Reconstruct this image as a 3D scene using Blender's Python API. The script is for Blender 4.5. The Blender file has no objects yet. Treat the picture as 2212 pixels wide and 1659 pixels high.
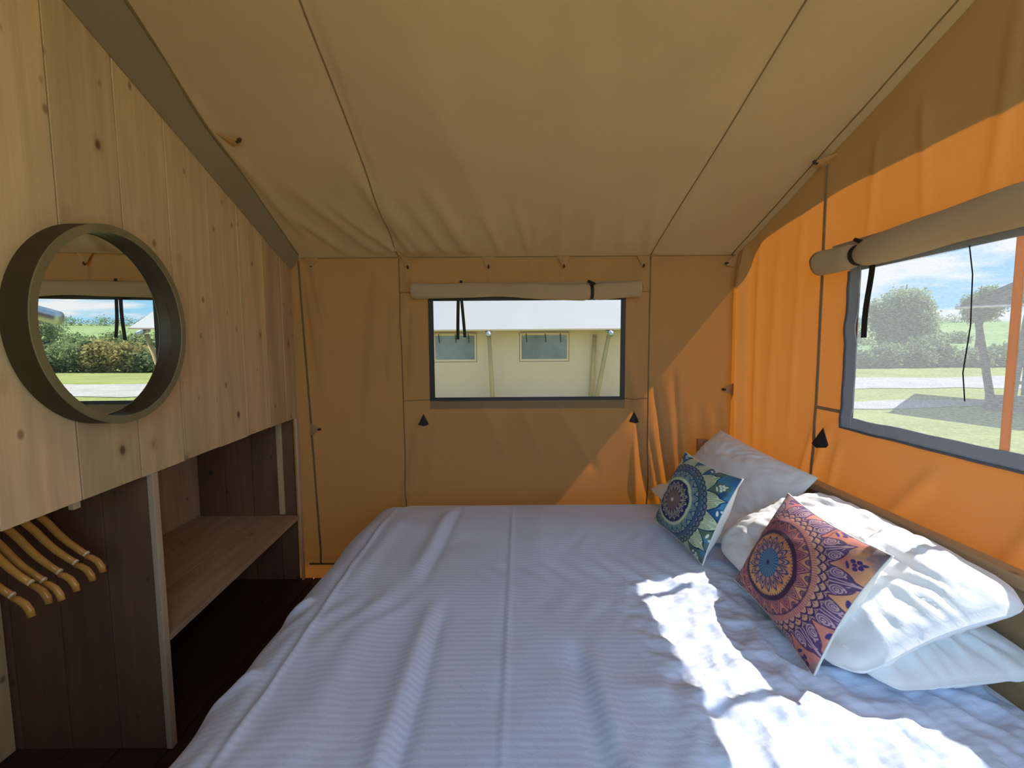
import bpy, bmesh, math, random
import numpy as np
from mathutils import Vector, Matrix, noise

random.seed(7); np.random.seed(7)
scn = bpy.context.scene
COL = scn.collection

# ------------------------------------------------------------------ camera
CAMZ = 1.55
cam_d = bpy.data.cameras.new('camera'); cam_d.sensor_width = 36.0; cam_d.sensor_fit = 'HORIZONTAL'
cam_d.lens = 36.0 * 1000.0 / 2212.0; cam_d.clip_start = 0.02; cam_d.clip_end = 3000
cam = bpy.data.objects.new('camera', cam_d); COL.objects.link(cam)
cam.matrix_world = Matrix.Translation((0, 0, CAMZ)) @ Matrix.Rotation(math.radians(90 - 4.86), 4, 'X') @ Matrix.Rotation(math.radians(-0.4), 4, 'Z')
scn.camera = cam

# ------------------------------------------------------------------ sun, sky, exposure
SUN_TO = Vector((0.636, 0.207, 0.743)).normalized()
SUN_STRENGTH = 22.0
SKY_STRENGTH = 2.4
EXPOSURE = 1.15
sun_d = bpy.data.lights.new('sun', 'SUN'); sun_d.energy = SUN_STRENGTH; sun_d.angle = math.radians(0.55); sun_d.color = (1.0, 0.95, 0.87)
sun = bpy.data.objects.new('sun', sun_d); COL.objects.link(sun)
sun.rotation_euler = SUN_TO.to_track_quat('Z', 'Y').to_euler(); sun.location = (20, 7, 24)

world = bpy.data.worlds.new('sky'); scn.world = world; world.use_nodes = True
def build_world():
    nt = world.node_tree; nt.nodes.clear(); N = nt.nodes.new; L = nt.links.new
    tc = N('ShaderNodeTexCoord'); sep = N('ShaderNodeSeparateXYZ'); L(tc.outputs['Generated'], sep.inputs[0])
    ramp = N('ShaderNodeValToRGB'); L(sep.outputs['Z'], ramp.inputs[0])
    e = ramp.color_ramp.elements
    e[0].position = 0.0; e[0].color = (0.44, 0.76, 0.96, 1)
    e[1].position = 1.0; e[1].color = (0.13, 0.30, 0.66, 1)
    m = e.new(0.22); m.color = (0.15, 0.53, 0.93, 1)
    # clouds: noise on a flat layer overhead
    add = N('ShaderNodeMath'); add.operation = 'ADD'; add.inputs[1].default_value = 0.16; L(sep.outputs['Z'], add.inputs[0])
    dx = N('ShaderNodeMath'); dx.operation = 'DIVIDE'; L(sep.outputs['X'], dx.inputs[0]); L(add.outputs[0], dx.inputs[1])
    dy = N('ShaderNodeMath'); dy.operation = 'DIVIDE'; L(sep.outputs['Y'], dy.inputs[0]); L(add.outputs[0], dy.inputs[1])
    cmb = N('ShaderNodeCombineXYZ'); L(dx.outputs[0], cmb.inputs[0]); L(dy.outputs[0], cmb.inputs[1])
    nz = N('ShaderNodeTexNoise'); nz.inputs['Scale'].default_value = 1.5; nz.inputs['Detail'].default_value = 8; nz.inputs['Roughness'].default_value = 0.55
    L(cmb.outputs[0], nz.inputs['Vector'])
    cr = N('ShaderNodeValToRGB'); cr.color_ramp.elements[0].position = 0.46; cr.color_ramp.elements[1].position = 0.60
    L(nz.outputs['Fac'], cr.inputs[0])
    mix = N('ShaderNodeMix'); mix.data_type = 'RGBA'; mix.inputs['B'].default_value = (0.92, 0.93, 0.95, 1)
    L(cr.outputs['Color'], mix.inputs['Factor']); L(ramp.outputs['Color'], mix.inputs['A'])
    bg = N('ShaderNodeBackground'); bg.inputs['Strength'].default_value = SKY_STRENGTH
    L(mix.outputs['Result'], bg.inputs['Color'])
    out = N('ShaderNodeOutputWorld'); L(bg.outputs[0], out.inputs[0])
build_world()
scn.view_settings.view_transform = 'Standard'; scn.view_settings.look = 'None'
scn.view_settings.exposure = EXPOSURE; scn.view_settings.gamma = 1.0; scn.view_settings.use_curve_mapping = False
scn.cycles.use_adaptive_sampling = True; scn.cycles.adaptive_threshold = 0.03
scn.cycles.max_bounces = 12; scn.cycles.diffuse_bounces = 5; scn.cycles.glossy_bounces = 6
scn.cycles.transmission_bounces = 10; scn.cycles.transparent_max_bounces = 24
scn.cycles.sample_clamp_indirect = 6.0

# ------------------------------------------------------------------ helpers
def tag(o, label=None, cat=None, group=None, kind=None):
    if label: o['label'] = label
    if cat: o['category'] = cat
    if group: o['group'] = group
    if kind: o['kind'] = kind
    return o
def empty(name, loc=(0, 0, 0)):
    o = bpy.data.objects.new(name, None); COL.objects.link(o); o.location = loc; o.empty_display_size = 0.1
    return o
def adopt(o, parent):
    if parent is not None:
        o.parent = parent
        if parent.type == 'EMPTY':
            o.matrix_parent_inverse = Matrix.Translation(-Vector(parent.location))
        else:
            o.matrix_parent_inverse = parent.matrix_basis.inverted()
def mesh_obj(name, verts, faces, mat, parent=None, smooth=True, uv=None):
    me = bpy.data.meshes.new(name); me.from_pydata([tuple(v) for v in verts], [], [tuple(f) for f in faces])
    if smooth: me.polygons.foreach_set('use_smooth', [True] * len(me.polygons))
    me.update()
    if mat is not None: me.materials.append(mat)
    o = bpy.data.objects.new(name, me); COL.objects.link(o); adopt(o, parent)
    return o
class MB:
    def __init__(s): s.v = []; s.f = []
    def add(s, v, f):
        k = len(s.v); s.v += [tuple(p) for p in v]; s.f += [tuple(i + k for i in q) for q in f]; return s
    def hexa(s, p):   # 8 corners: bottom 4 ccw, top 4 ccw
        return s.add(p, [(3, 2, 1, 0), (4, 5, 6, 7), (0, 1, 5, 4), (1, 2, 6, 5), (2, 3, 7, 6), (3, 0, 4, 7)])
    def box(s, lo, hi):
        (a, b, c), (d, e, f) = lo, hi
        return s.hexa([(a, b, c), (d, b, c), (d, e, c), (a, e, c), (a, b, f), (d, b, f), (d, e, f), (a, e, f)])
    def tube(s, pts, r, n=8, caps=True, flat=None):
        pts = [Vector(p) for p in pts]; rs = r if hasattr(r, '__len__') else [r] * len(pts)
        k = len(s.v); t0 = (pts[1] - pts[0]).normalized()
        up = Vector((0, 0, 1)) if abs(t0.z) < 0.9 else Vector((1, 0, 0))
        a = t0.cross(up).normalized()
        for i, p in enumerate(pts):
            t = (pts[min(i + 1, len(pts) - 1)] - pts[max(i - 1, 0)]).normalized()
            a = (a - t * a.dot(t)).normalized(); b = t.cross(a)
            for j in range(n):
                th = 2 * math.pi * j / n
                fl = 1.0 if flat is None else flat
                s.v.append(tuple(p + a * (math.cos(th) * rs[i]) + b * (math.sin(th) * rs[i] * fl)))
        m = len(pts)
        for i in range(m - 1):
            for j in range(n):
                s.f.append((k + i * n + j, k + i * n + (j + 1) % n, k + (i + 1) * n + (j + 1) % n, k + (i + 1) * n + j))
        if caps:
            s.f.append(tuple(k + j for j in reversed(range(n)))); s.f.append(tuple(k + (m - 1) * n + j for j in range(n)))
        return s
    def ribbon(s, pts, side, w, th=0.0015):
        side = Vector(side).normalized(); pts = [Vector(p) for p in pts]; k = len(s.v); m = len(pts)
        for i, p in enumerate(pts):
            t = (pts[min(i + 1, m - 1)] - pts[max(i - 1, 0)]).normalized(); n = t.cross(side).normalized()
            for (a, b) in ((-1, -1), (1, -1), (1, 1), (-1, 1)):
                s.v.append(tuple(p + side * (a * w / 2) + n * (b * th / 2)))
        for i in range(m - 1):
            for j in range(4):
                s.f.append((k + i * 4 + j, k + i * 4 + (j + 1) % 4, k + (i + 1) * 4 + (j + 1) % 4, k + (i + 1) * 4 + j))
        s.f.append((k, k + 1, k + 2, k + 3)); q = k + (m - 1) * 4; s.f.append((q + 3, q + 2, q + 1, q))
        return s
    def build(s, name, mat, parent=None, smooth=False, bevel=0.0):
        o = mesh_obj(name, s.v, s.f, mat, parent, smooth)
        if bevel > 0:
            b = o.modifiers.new('bevel', 'BEVEL'); b.width = bevel; b.segments = 2; b.limit_method = 'ANGLE'
        return o
def smoothstep(a, b, x):
    t = np.clip((x - a) / (b - a), 0, 1); return t * t * (3 - 2 * t)
def folds(p, q, lst):
    h = np.zeros_like(p)
    for (a, b, c, d, w, amp) in lst:
        ux, uy = c - a, d - b; l = math.hypot(ux, uy); ux /= l; uy /= l
        t = ((p - a) * ux + (q - b) * uy) / l
        ds = (p - a) * -uy + (q - b) * ux
        e = smoothstep(-0.12, 0.15, t) * (1 - smoothstep(0.7, 1.12, t))
        h += amp * np.exp(-(ds / w) ** 2) * e
    return h
def vnoise(x, y, sx, sy, seed=0):
    """smooth value noise on arrays"""
    rs = np.random.RandomState(seed); T = rs.rand(64, 64)
    X = x * sx; Y = y * sy; xi = np.floor(X).astype(int); yi = np.floor(Y).astype(int); fx = X - xi; fy = Y - yi
    fx = fx * fx * (3 - 2 * fx); fy = fy * fy * (3 - 2 * fy)
    g = lambda i, j: T[i % 64, j % 64]
    return (g(xi, yi) * (1 - fx) + g(xi + 1, yi) * fx) * (1 - fy) + (g(xi, yi + 1) * (1 - fx) + g(xi + 1, yi + 1) * fx) * fy - 0.5
def fbm(x, y, s, seed=0, octv=4):
    h = 0; a = 1.0
    for k in range(octv):
        h = h + a * vnoise(x + 3.1 * k, y + 1.7 * k, s * 2 ** k, s * 2 ** k, seed + k); a *= 0.5
    return h
def sheet(name, us, vs, pos, mat, parent=None, hole=None):
    us = np.asarray(us); vs = np.asarray(vs); U, V = np.meshgrid(us, vs, indexing='ij')
    P = pos(U, V); n, m = U.shape
    verts = np.stack(P, -1).reshape(-1, 3)
    faces = []
    uc = (us[:-1] + us[1:]) / 2; vc = (vs[:-1] + vs[1:]) / 2
    for i in range(n - 1):
        for j in range(m - 1):
            if hole and hole[0] < uc[i] < hole[1] and hole[2] < vc[j] < hole[3]: continue
            faces.append((i * m + j, (i + 1) * m + j, (i + 1) * m + j + 1, i * m + j + 1))
    return mesh_obj(name, verts.tolist(), faces, mat, parent, True)
def lin(a, b, n, extra=()):
    g = np.linspace(a, b, n); g = [x for x in g if all(abs(x - e) > (b - a) / n * 0.45 for e in extra)]
    return np.array(sorted(list(g) + list(extra)))

# ------------------------------------------------------------------ materials
def newmat(name):
    m = bpy.data.materials.new(name); m.use_nodes = True; nt = m.node_tree; nt.nodes.clear()
    out = nt.nodes.new('ShaderNodeOutputMaterial'); return m, nt, nt.nodes.new, nt.links.new, out
def simple(name, col, rough=0.6, metal=0.0, var=0.12, scale=30.0, bump=0.0, sheen=0.0, spec=0.4):
    m, nt, N, L, out = newmat(name)
    b = N('ShaderNodeBsdfPrincipled'); b.inputs['Roughness'].default_value = rough; b.inputs['Metallic'].default_value = metal
    b.inputs['Specular IOR Level'].default_value = spec
    if sheen: b.inputs['Sheen Weight'].default_value = sheen
    tc = N('ShaderNodeTexCoord'); nz = N('ShaderNodeTexNoise'); nz.inputs['Scale'].default_value = scale; nz.inputs['Detail'].default_value = 4
    L(tc.outputs['Object'], nz.inputs['Vector'])
    mx = N('ShaderNodeMix'); mx.data_type = 'RGBA'
    mx.inputs['A'].default_value = tuple(c * (1 - var) for c in col) + (1,); mx.inputs['B'].default_value = tuple(min(1, c * (1 + var)) for c in col) + (1,)
    L(nz.outputs['Fac'], mx.inputs['Factor']); L(mx.outputs['Result'], b.inputs['Base Color'])
    if bump:
        bp = N('ShaderNodeBump'); bp.inputs['Strength'].default_value = bump; bp.inputs['Distance'].default_value = 0.01
        L(nz.outputs['Fac'], bp.inputs['Height']); L(bp.outputs[0], b.inputs['Normal'])
    L(b.outputs[0], out.inputs[0]); return m
def canvas(name, refl, trans, weight=0.5, weave=900.0):
    m, nt, N, L, out = newmat(name)
    tc = N('ShaderNodeTexCoord')
    nz = N('ShaderNodeTexNoise'); nz.inputs['Scale'].default_value = 2.2; nz.inputs['Detail'].default_value = 5; L(tc.outputs['Object'], nz.inputs['Vector'])
    fi = N('ShaderNodeTexNoise'); fi.inputs['Scale'].default_value = weave * 0.35; fi.inputs['Detail'].default_value = 2; L(tc.outputs['Object'], fi.inputs['Vector'])
    def tint(c, k):
        mx = N('ShaderNodeMix'); mx.data_type = 'RGBA'
        mx.inputs['A'].default_value = tuple(x * (1 - k) for x in c) + (1,); mx.inputs['B'].default_value = tuple(min(1, x * (1 + k)) for x in c) + (1,)
        ad = N('ShaderNodeMath'); ad.operation = 'MULTIPLY_ADD'; ad.inputs[1].default_value = 0.45; L(fi.outputs['Fac'], ad.inputs[0])
        h = N('ShaderNodeMath'); h.operation = 'MULTIPLY'; h.inputs[1].default_value = 0.55; L(nz.outputs['Fac'], h.inputs[0]); L(h.outputs[0], ad.inputs[2])
        L(ad.outputs[0], mx.inputs['Factor']); return mx.outputs['Result']
    bp = N('ShaderNodeBump'); bp.inputs['Strength'].default_value = 0.25; bp.inputs['Distance'].default_value = 0.001; L(fi.outputs['Fac'], bp.inputs['Height'])
    d = N('ShaderNodeBsdfDiffuse'); d.inputs['Roughness'].default_value = 0.6; L(tint(refl, 0.22), d.inputs['Color']); L(bp.outputs[0], d.inputs['Normal'])
    t = N('ShaderNodeBsdfTranslucent'); L(tint(trans, 0.18), t.inputs['Color']); L(bp.outputs[0], t.inputs['Normal'])
    ms = N('ShaderNodeMixShader'); ms.inputs[0].default_value = weight; L(d.outputs[0], ms.inputs[1]); L(t.outputs[0], ms.inputs[2])
    L(ms.outputs[0], out.inputs[0]); return m
def wood(name, base, dark, axis='Z', grain=1.0, knots=True, rough=0.62):
    m, nt, N, L, out = newmat(name)
    tc = N('ShaderNodeTexCoord'); oi = N('ShaderNodeObjectInfo')
    sc = N('ShaderNodeVectorMath'); sc.operation = 'SCALE'; sc.inputs[0].default_value = (37.0, 53.0, 71.0); L(oi.outputs['Random'], sc.inputs['Scale'])
    ad = N('ShaderNodeVectorMath'); ad.operation = 'ADD'; L(tc.outputs['Object'], ad.inputs[0]); L(sc.outputs[0], ad.inputs[1])
    def mapped(cross, along):
        mp = N('ShaderNodeMapping'); s = [cross, cross, cross]; s['XYZ'.index(axis)] = along
        mp.inputs['Scale'].default_value = s; L(ad.outputs[0], mp.inputs['Vector']); return mp.outputs[0]
    warp = N('ShaderNodeTexNoise'); warp.inputs['Scale'].default_value = 1.0; warp.inputs['Detail'].default_value = 2; L(mapped(5, 1.6), warp.inputs['Vector'])
    g = N('ShaderNodeTexNoise'); g.inputs['Scale'].default_value = 1.0; g.inputs['Detail'].default_value = 6; g.inputs['Roughness'].default_value = 0.62; g.inputs['Distortion'].default_value = 0.6
    L(mapped(17 * grain, 0.8), g.inputs['Vector'])
    fine = N('ShaderNodeTexNoise'); fine.inputs['Scale'].default_value = 1.0; fine.inputs['Detail'].default_value = 3; L(mapped(160, 4), fine.inputs['Vector'])
    r = N('ShaderNodeValToRGB'); r.color_ramp.elements[0].position = 0.3; r.color_ramp.elements[1].position = 0.7
    r.color_ramp.elements[0].color = tuple(0.78 * c for c in base) + (1,); r.color_ramp.elements[1].color = tuple(1.08 * c for c in base) + (1,)
    L(g.outputs['Fac'], r.inputs[0])
    # broad grey-olive weather streaks
    st = N('ShaderNodeValToRGB'); st.color_ramp.elements[0].position = 0.52; st.color_ramp.elements[1].position = 0.75
    L(warp.outputs['Fac'], st.inputs[0])
    m1 = N('ShaderNodeMix'); m1.data_type = 'RGBA'; m1.inputs['B'].default_value = (base[0] * 0.62, base[1] * 0.66, base[2] * 0.72, 1)
    hf = N('ShaderNodeMath'); hf.operation = 'MULTIPLY'; hf.inputs[1].default_value = 0.55; L(st.outputs['Color'], hf.inputs[0]); L(hf.outputs[0], m1.inputs['Factor'])
    L(r.outputs['Color'], m1.inputs['A']); col = m1.outputs['Result']
    # per board brightness
    hv = N('ShaderNodeHueSaturation'); mr = N('ShaderNodeMapRange'); mr.inputs['To Min'].default_value = 0.82; mr.inputs['To Max'].default_value = 1.10
    L(oi.outputs['Random'], mr.inputs['Value']); L(mr.outputs[0], hv.inputs['Value']); L(col, hv.inputs['Color']); col = hv.outputs['Color']
    if knots:
        vo = N('ShaderNodeTexVoronoi'); vo.inputs['Scale'].default_value = 1.0; vo.inputs['Randomness'].default_value = 1.0; L(mapped(4.6, 3.4), vo.inputs['Vector'])
        kr = N('ShaderNodeValToRGB'); e = kr.color_ramp.elements; e[0].position = 0.04; e[0].color = (1, 1, 1, 1); e[1].position = 0.15; e[1].color = (0, 0, 0, 1)
        k2 = e.new(0.055); k2.color = (0.62, 0.62, 0.62, 1); k3 = e.new(0.075); k3.color = (0.22, 0.22, 0.22, 1)
        L(vo.outputs['Distance'], kr.inputs[0])
        m2 = N('ShaderNodeMix'); m2.data_type = 'RGBA'; m2.inputs['B'].default_value = tuple(dark) + (1,); L(kr.outputs['Color'], m2.inputs['Factor']); L(col, m2.inputs['A']); col = m2.outputs['Result']
    if knots:
        v2 = N('ShaderNodeTexVoronoi'); v2.inputs['Scale'].default_value = 1.0; L(mapped(9.0, 6.0), v2.inputs['Vector'])
        q2 = N('ShaderNodeMapRange'); q2.inputs['From Min'].default_value = 0.05; q2.inputs['From Max'].default_value = 0.11; q2.inputs['To Min'].default_value = 0.75; q2.inputs['To Max'].default_value = 0.0; L(v2.outputs['Distance'], q2.inputs['Value'])
        m3 = N('ShaderNodeMix'); m3.data_type = 'RGBA'; m3.inputs['B'].default_value = tuple(0.8 * d + 0.1 * c for d, c in zip(dark, base)) + (1,); L(q2.outputs[0], m3.inputs['Factor']); L(col, m3.inputs['A']); col = m3.outputs['Result']
    b = N('ShaderNodeBsdfPrincipled'); b.inputs['Roughness'].default_value = rough; b.inputs['Specular IOR Level'].default_value = 0.3; L(col, b.inputs['Base Color'])
    bp = N('ShaderNodeBump'); bp.inputs['Strength'].default_value = 0.22; bp.inputs['Distance'].default_value = 0.002; L(fine.outputs['Fac'], bp.inputs['Height']); L(bp.outputs[0], b.inputs['Normal'])
    L(b.outputs[0], out.inputs[0]); return m
def pane_mat(name, clear, haze, share, mesh=0.0):
    """window film / insect mesh: tint dims the light from outside, plus a share of diffuse and translucent threads"""
    m, nt, N, L, out = newmat(name)
    tr = N('ShaderNodeBsdfTransparent'); tr.inputs[0].default_value = clear + (1,)
    d = N('ShaderNodeBsdfDiffuse'); d.inputs['Color'].default_value = haze + (1,)
    t = N('ShaderNodeBsdfTranslucent'); t.inputs['Color'].default_value = haze + (1,)
    h = N('ShaderNodeMixShader'); h.inputs[0].default_value = 0.5; L(d.outputs[0], h.inputs[1]); L(t.outputs[0], h.inputs[2])
    ms = N('ShaderNodeMixShader'); ms.inputs[0].default_value = share; L(tr.outputs[0], ms.inputs[1]); L(h.outputs[0], ms.inputs[2])
    tc = N('ShaderNodeTexCoord')
    if mesh:
        mp = N('ShaderNodeMapping'); mp.inputs['Scale'].default_value = (60, 60, 420); L(tc.outputs['Object'], mp.inputs['Vector'])
        nz = N('ShaderNodeTexNoise'); nz.inputs['Scale'].default_value = 1.0; nz.inputs['Detail'].default_value = 3; L(mp.outputs[0], nz.inputs['Vector'])
        mr = N('ShaderNodeMapRange'); mr.inputs['From Min'].default_value = 0.25; mr.inputs['From Max'].default_value = 0.75
        mr.inputs['To Min'].default_value = share - mesh; mr.inputs['To Max'].default_value = share + mesh
        L(nz.outputs['Fac'], mr.inputs['Value']); L(mr.outputs[0], ms.inputs[0])
    L(ms.outputs[0], out.inputs[0]); return m
def fabric(name, col, stripe=0.0, bumps=0.15, rough=0.8, trans=0.0):
    m, nt, N, L, out = newmat(name)
    b = N('ShaderNodeBsdfPrincipled'); b.inputs['Roughness'].default_value = rough; b.inputs['Sheen Weight'].default_value = 0.15; b.inputs['Specular IOR Level'].default_value = 0.2
    tc = N('ShaderNodeTexCoord'); mx = N('ShaderNodeMix'); mx.data_type = 'RGBA'
    mx.inputs['A'].default_value = tuple(col) + (1,); mx.inputs['B'].default_value = tuple(c * (1 - 0.09) for c in col) + (1,); mx.inputs['Factor'].default_value = 0
    if stripe:
        sp = N('ShaderNodeSeparateXYZ'); L(tc.outputs['Object'], sp.inputs[0])
        k = N('ShaderNodeMath'); k.operation = 'MULTIPLY'; k.inputs[1].default_value = 2 * math.pi / stripe; L(sp.outputs['Y'], k.inputs[0])
        s = N('ShaderNodeMath'); s.operation = 'SINE'; L(k.outputs[0], s.inputs[0])
        mr = N('ShaderNodeMapRange'); mr.inputs['From Min'].default_value = -0.35; mr.inputs['From Max'].default_value = 0.35; L(s.outputs[0], mr.inputs['Value'])
        L(mr.outputs[0], mx.inputs['Factor'])
        rr = N('ShaderNodeMapRange'); rr.inputs['To Min'].default_value = 0.55; rr.inputs['To Max'].default_value = 0.85; L(mr.outputs[0], rr.inputs['Value']); L(rr.outputs[0], b.inputs['Roughness'])
    L(mx.outputs['Result'], b.inputs['Base Color'])
    nz = N('ShaderNodeTexNoise'); nz.inputs['Scale'].default_value = 38; nz.inputs['Detail'].default_value = 4; nz.inputs['Distortion'].default_value = 1.2; L(tc.outputs['Object'], nz.inputs['Vector'])
    bp = N('ShaderNodeBump'); bp.inputs['Strength'].default_value = bumps; bp.inputs['Distance'].default_value = 0.012; L(nz.outputs['Fac'], bp.inputs['Height']); L(bp.outputs[0], b.inputs['Normal'])
    L(b.outputs[0], out.inputs[0]); return m

M = {}
M['canvas'] = canvas('tan canvas', (0.30, 0.20, 0.102), (0.28, 0.079, 0.004), 0.107)
M['roof'] = canvas('roof canvas', (0.42, 0.305, 0.195), (0.30, 0.16, 0.05), 0.08)
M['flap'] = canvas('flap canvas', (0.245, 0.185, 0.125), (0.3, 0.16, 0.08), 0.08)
M['fly'] = canvas('fly sheet', (0.52, 0.46, 0.36), (0.30, 0.22, 0.13), 0.15)
M['rollcloth'] = canvas('rolled canvas', (0.42, 0.29, 0.18), (0.5, 0.3, 0.1), 0.12)
M['seam'] = canvas('seam thread', (0.25, 0.17, 0.085), (0.22, 0.11, 0.03), 0.25)
M['seam2'] = canvas('double canvas seam', (0.27, 0.19, 0.11), (0.20, 0.06, 0.01), 0.10)
M['tab'] = canvas('tab canvas', (0.55, 0.33, 0.15), (0.6, 0.3, 0.08), 0.35)
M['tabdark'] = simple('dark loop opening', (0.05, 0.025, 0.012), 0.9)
M['black'] = simple('black webbing', (0.008, 0.008, 0.009), 0.7, var=0.3, scale=300)
M['border1'] = simple('black border tape', (0.018, 0.014, 0.016), 0.55, var=0.4, scale=60)
M['border2'] = canvas('grey border tape', (0.34, 0.34, 0.39), (0.10, 0.105, 0.13), 0.2)
M['border2e'] = simple('grey piping', (0.10, 0.10, 0.13), 0.6)
M['pane1'] = pane_mat('dimming window film', (0.20, 0.20, 0.20), (0.4, 0.4, 0.4), 0.02)  # grey tint put in to dim the bright outdoors
M['pane2'] = pane_mat('grey insect mesh', (0.140, 0.145, 0.155), (0.48, 0.51, 0.55), 0.095, 0.028)  # mesh grey deepened to dim the outdoors and the sun coming in
M['tape2'] = canvas('tan zip tape', (0.55, 0.33, 0.20), (0.50, 0.27, 0.15), 0.30)
M['pine'] = wood('weathered pine boards', (0.67, 0.465, 0.255), (0.16, 0.08, 0.035), 'Z')
M['pine_in'] = wood('shade-darkened brown pine', (0.175, 0.088, 0.046), (0.04, 0.035, 0.018), 'Z')  # brown pine, darkened further to carry the shade inside the wardrobe
M['pine_y'] = wood('pine shelf boards', (0.50, 0.34, 0.21), (0.15, 0.08, 0.04), 'Y')
M['pine_y2'] = wood('pale back boards', (0.52, 0.36, 0.22), (0.12, 0.06, 0.03), 'Z')
M['edge'] = wood('cut pine edge', (0.58, 0.41, 0.26), (0.3, 0.18, 0.1), 'Z', knots=False)
M['bedwood_y'] = wood('headboard pine', (0.52, 0.34, 0.17), (0.18, 0.09, 0.04), 'Y')
M['bedwood_x'] = wood('bed end pine', (0.50, 0.30, 0.16), (0.18, 0.09, 0.04), 'X')
M['bedwood_z'] = wood('bed post pine', (0.50, 0.30, 0.16), (0.18, 0.09, 0.04), 'Z')
M['frame'] = wood('stained mirror frame', (0.055, 0.036, 0.018), (0.03, 0.02, 0.012), 'Z', grain=0.6, knots=False, rough=0.5)
M['frameface'] = wood('mirror frame front', (0.21, 0.17, 0.085), (0.1, 0.06, 0.03), 'Z', grain=0.5, knots=False, rough=0.5)
M['hanger'] = wood('varnished hanger wood', (0.62, 0.29, 0.06), (0.35, 0.18, 0.05), 'X', knots=False, rough=0.2)
M['notch'] = simple('pale cut notch', (0.72, 0.52, 0.28), 0.5)
M['steel'] = simple('steel', (0.55, 0.56, 0.58), 0.3, 1.0)
M['galv'] = simple('galvanised tube', (0.55, 0.58, 0.62), 0.35, 0.85, var=0.2, scale=14)
M['backing'] = simple('dark backing', (0.02, 0.013, 0.008), 0.9)
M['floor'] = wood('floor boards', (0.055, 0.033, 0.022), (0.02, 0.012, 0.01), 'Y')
M['deckw'] = wood('bounce deck wood', (0.36, 0.25, 0.16), (0.1, 0.06, 0.03), 'X')
M['duvet'] = fabric('striped sateen duvet', (0.645, 0.69, 0.82), stripe=0.0205, bumps=0.16)
M['white'] = fabric('white cotton pillowcase', (0.80, 0.79, 0.78), bumps=0.12)
M['sheet'] = fabric('white cotton sheet', (0.80, 0.79, 0.78), bumps=0.1)
M['cushback'] = fabric('cream cushion back', (0.76, 0.72, 0.64), bumps=0.06)
mm, nt, N, L, out = newmat('mirror glass'); g = N('ShaderNodeBsdfGlossy'); g.inputs['Roughness'].default_value = 0.0; g.inputs['Color'].default_value = (0.86, 0.89, 0.87, 1); L(g.outputs[0], out.inputs[0]); M['mirror'] = mm

# ------------------------------------------------------------------ geometry of the tent
YB = 3.0; XR = 1.45; EAVE = 2.11; SL = 0.345
def roofz(y): return EAVE + SL * (YB - y)
def lx(y): return -1.4 + 0.061 * (YB - y)          # face of the wooden wall
W1 = (-0.505, 0.705, 1.206, 1.835)                  # back window x0 x1 z0 z1
W2 = (0.72, 1.95, 1.226, 1.850)                     # side window y0 y1 z0 z1

# floor -----------------------------------------------------------
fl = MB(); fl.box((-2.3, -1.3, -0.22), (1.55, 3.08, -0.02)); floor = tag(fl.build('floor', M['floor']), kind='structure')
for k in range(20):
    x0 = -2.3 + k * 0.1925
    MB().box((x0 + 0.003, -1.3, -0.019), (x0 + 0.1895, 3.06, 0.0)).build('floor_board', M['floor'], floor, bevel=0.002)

vd = MB().box((-2.3, -4.6, -0.22), (1.55, -1.32, -0.05)); deck = tag(vd.build('bounce_deck', M['deckw']), kind='structure')  # unseen deck added for warm bounce light in place of grass green
for k in range(24): MB().box((-2.3, -4.6 + k * 0.1365, -0.049), (1.55, -4.468 + k * 0.1365, -0.02)).build('bounce_board', M['deckw'], deck)

# back canvas wall -------------------------------------------------
BF = [(-0.83, 2.05, -0.93, 1.15, 0.05, 0.018), (-0.75, 1.9, -0.80, 1.3, 0.02, 0.010), (-0.62, 1.8, -0.66, 1.25, 0.022, 0.012),
      (-0.60, 1.05, -0.74, 0.45, 0.03, 0.014), (-0.50, 1.05, -0.58, 0.5, 0.03, 0.008),
      (0.76, 1.40, 0.90, 0.50, 0.030, 0.030), (0.80, 1.15, 0.82, 0.45, 0.014, -0.012), (0.93, 1.30, 1.07, 0.40, 0.032, 0.028), (0.90, 0.95, 1.0, 0.4, 0.015, 0.012), (1.05, 1.35, 1.12, 0.5, 0.02, 0.008),
      (0.30, 1.15, 0.55, 0.70, 0.035, 0.006), (-0.2, 1.15, 0.0, 0.75, 0.04, 0.006), (0.05, 1.15, 0.2, 0.8, 0.03, 0.005),
      (0.12, 2.11, 0.10, 1.80, 0.012, 0.006), (-0.15, 2.05, -0.13, 1.8, 0.010, 0.004), (0.33, 2.05, 0.30, 1.82, 0.01, 0.004),
      (-1.27, 2.08, -1.20, 1.7, 0.02, 0.014), (-1.30, 2.0, -1.22, 1.2, 0.02, 0.012), (-0.66, 2.05, -0.72, 1.6, 0.014, 0.010), (0.84, 2.05, 0.80, 1.7, 0.012, 0.006)]
def back_pos(U, V):
    d = 1.5 * folds(U, V, [q for q in BF if q[0] > 0.7]) + 2.6 * folds(U, V, [q for q in BF if q[0] <= 0.7]) + 0.004 * np.sin(U * 41 + 2.0 * np.sin(V * 2)) * smoothstep(1.75, 2.05, V) * (np.abs(U - 0.1) < 0.75)
    d += 0.0025 * np.sin(U * 55 + 3 * V) * smoothstep(1.20, 1.10, V) * smoothstep(0.85, 1.05, V) + 0.012 * fbm(U + 5, V * 0.6, 1.3, 3)
    hem = smoothstep(0.16, 0.10, V) * 0.012
    pin = 1 - np.exp(-((V - 2.11) / 0.03) ** 2)
    return (U, YB - d * pin - hem, V)
wall_back = tag(sheet('wall_back', lin(-2.12, 1.46, 300, W1[:2]), lin(0.0, 2.125, 185, W1[2:]), back_pos, M['canvas'], hole=W1), kind='structure')
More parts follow.
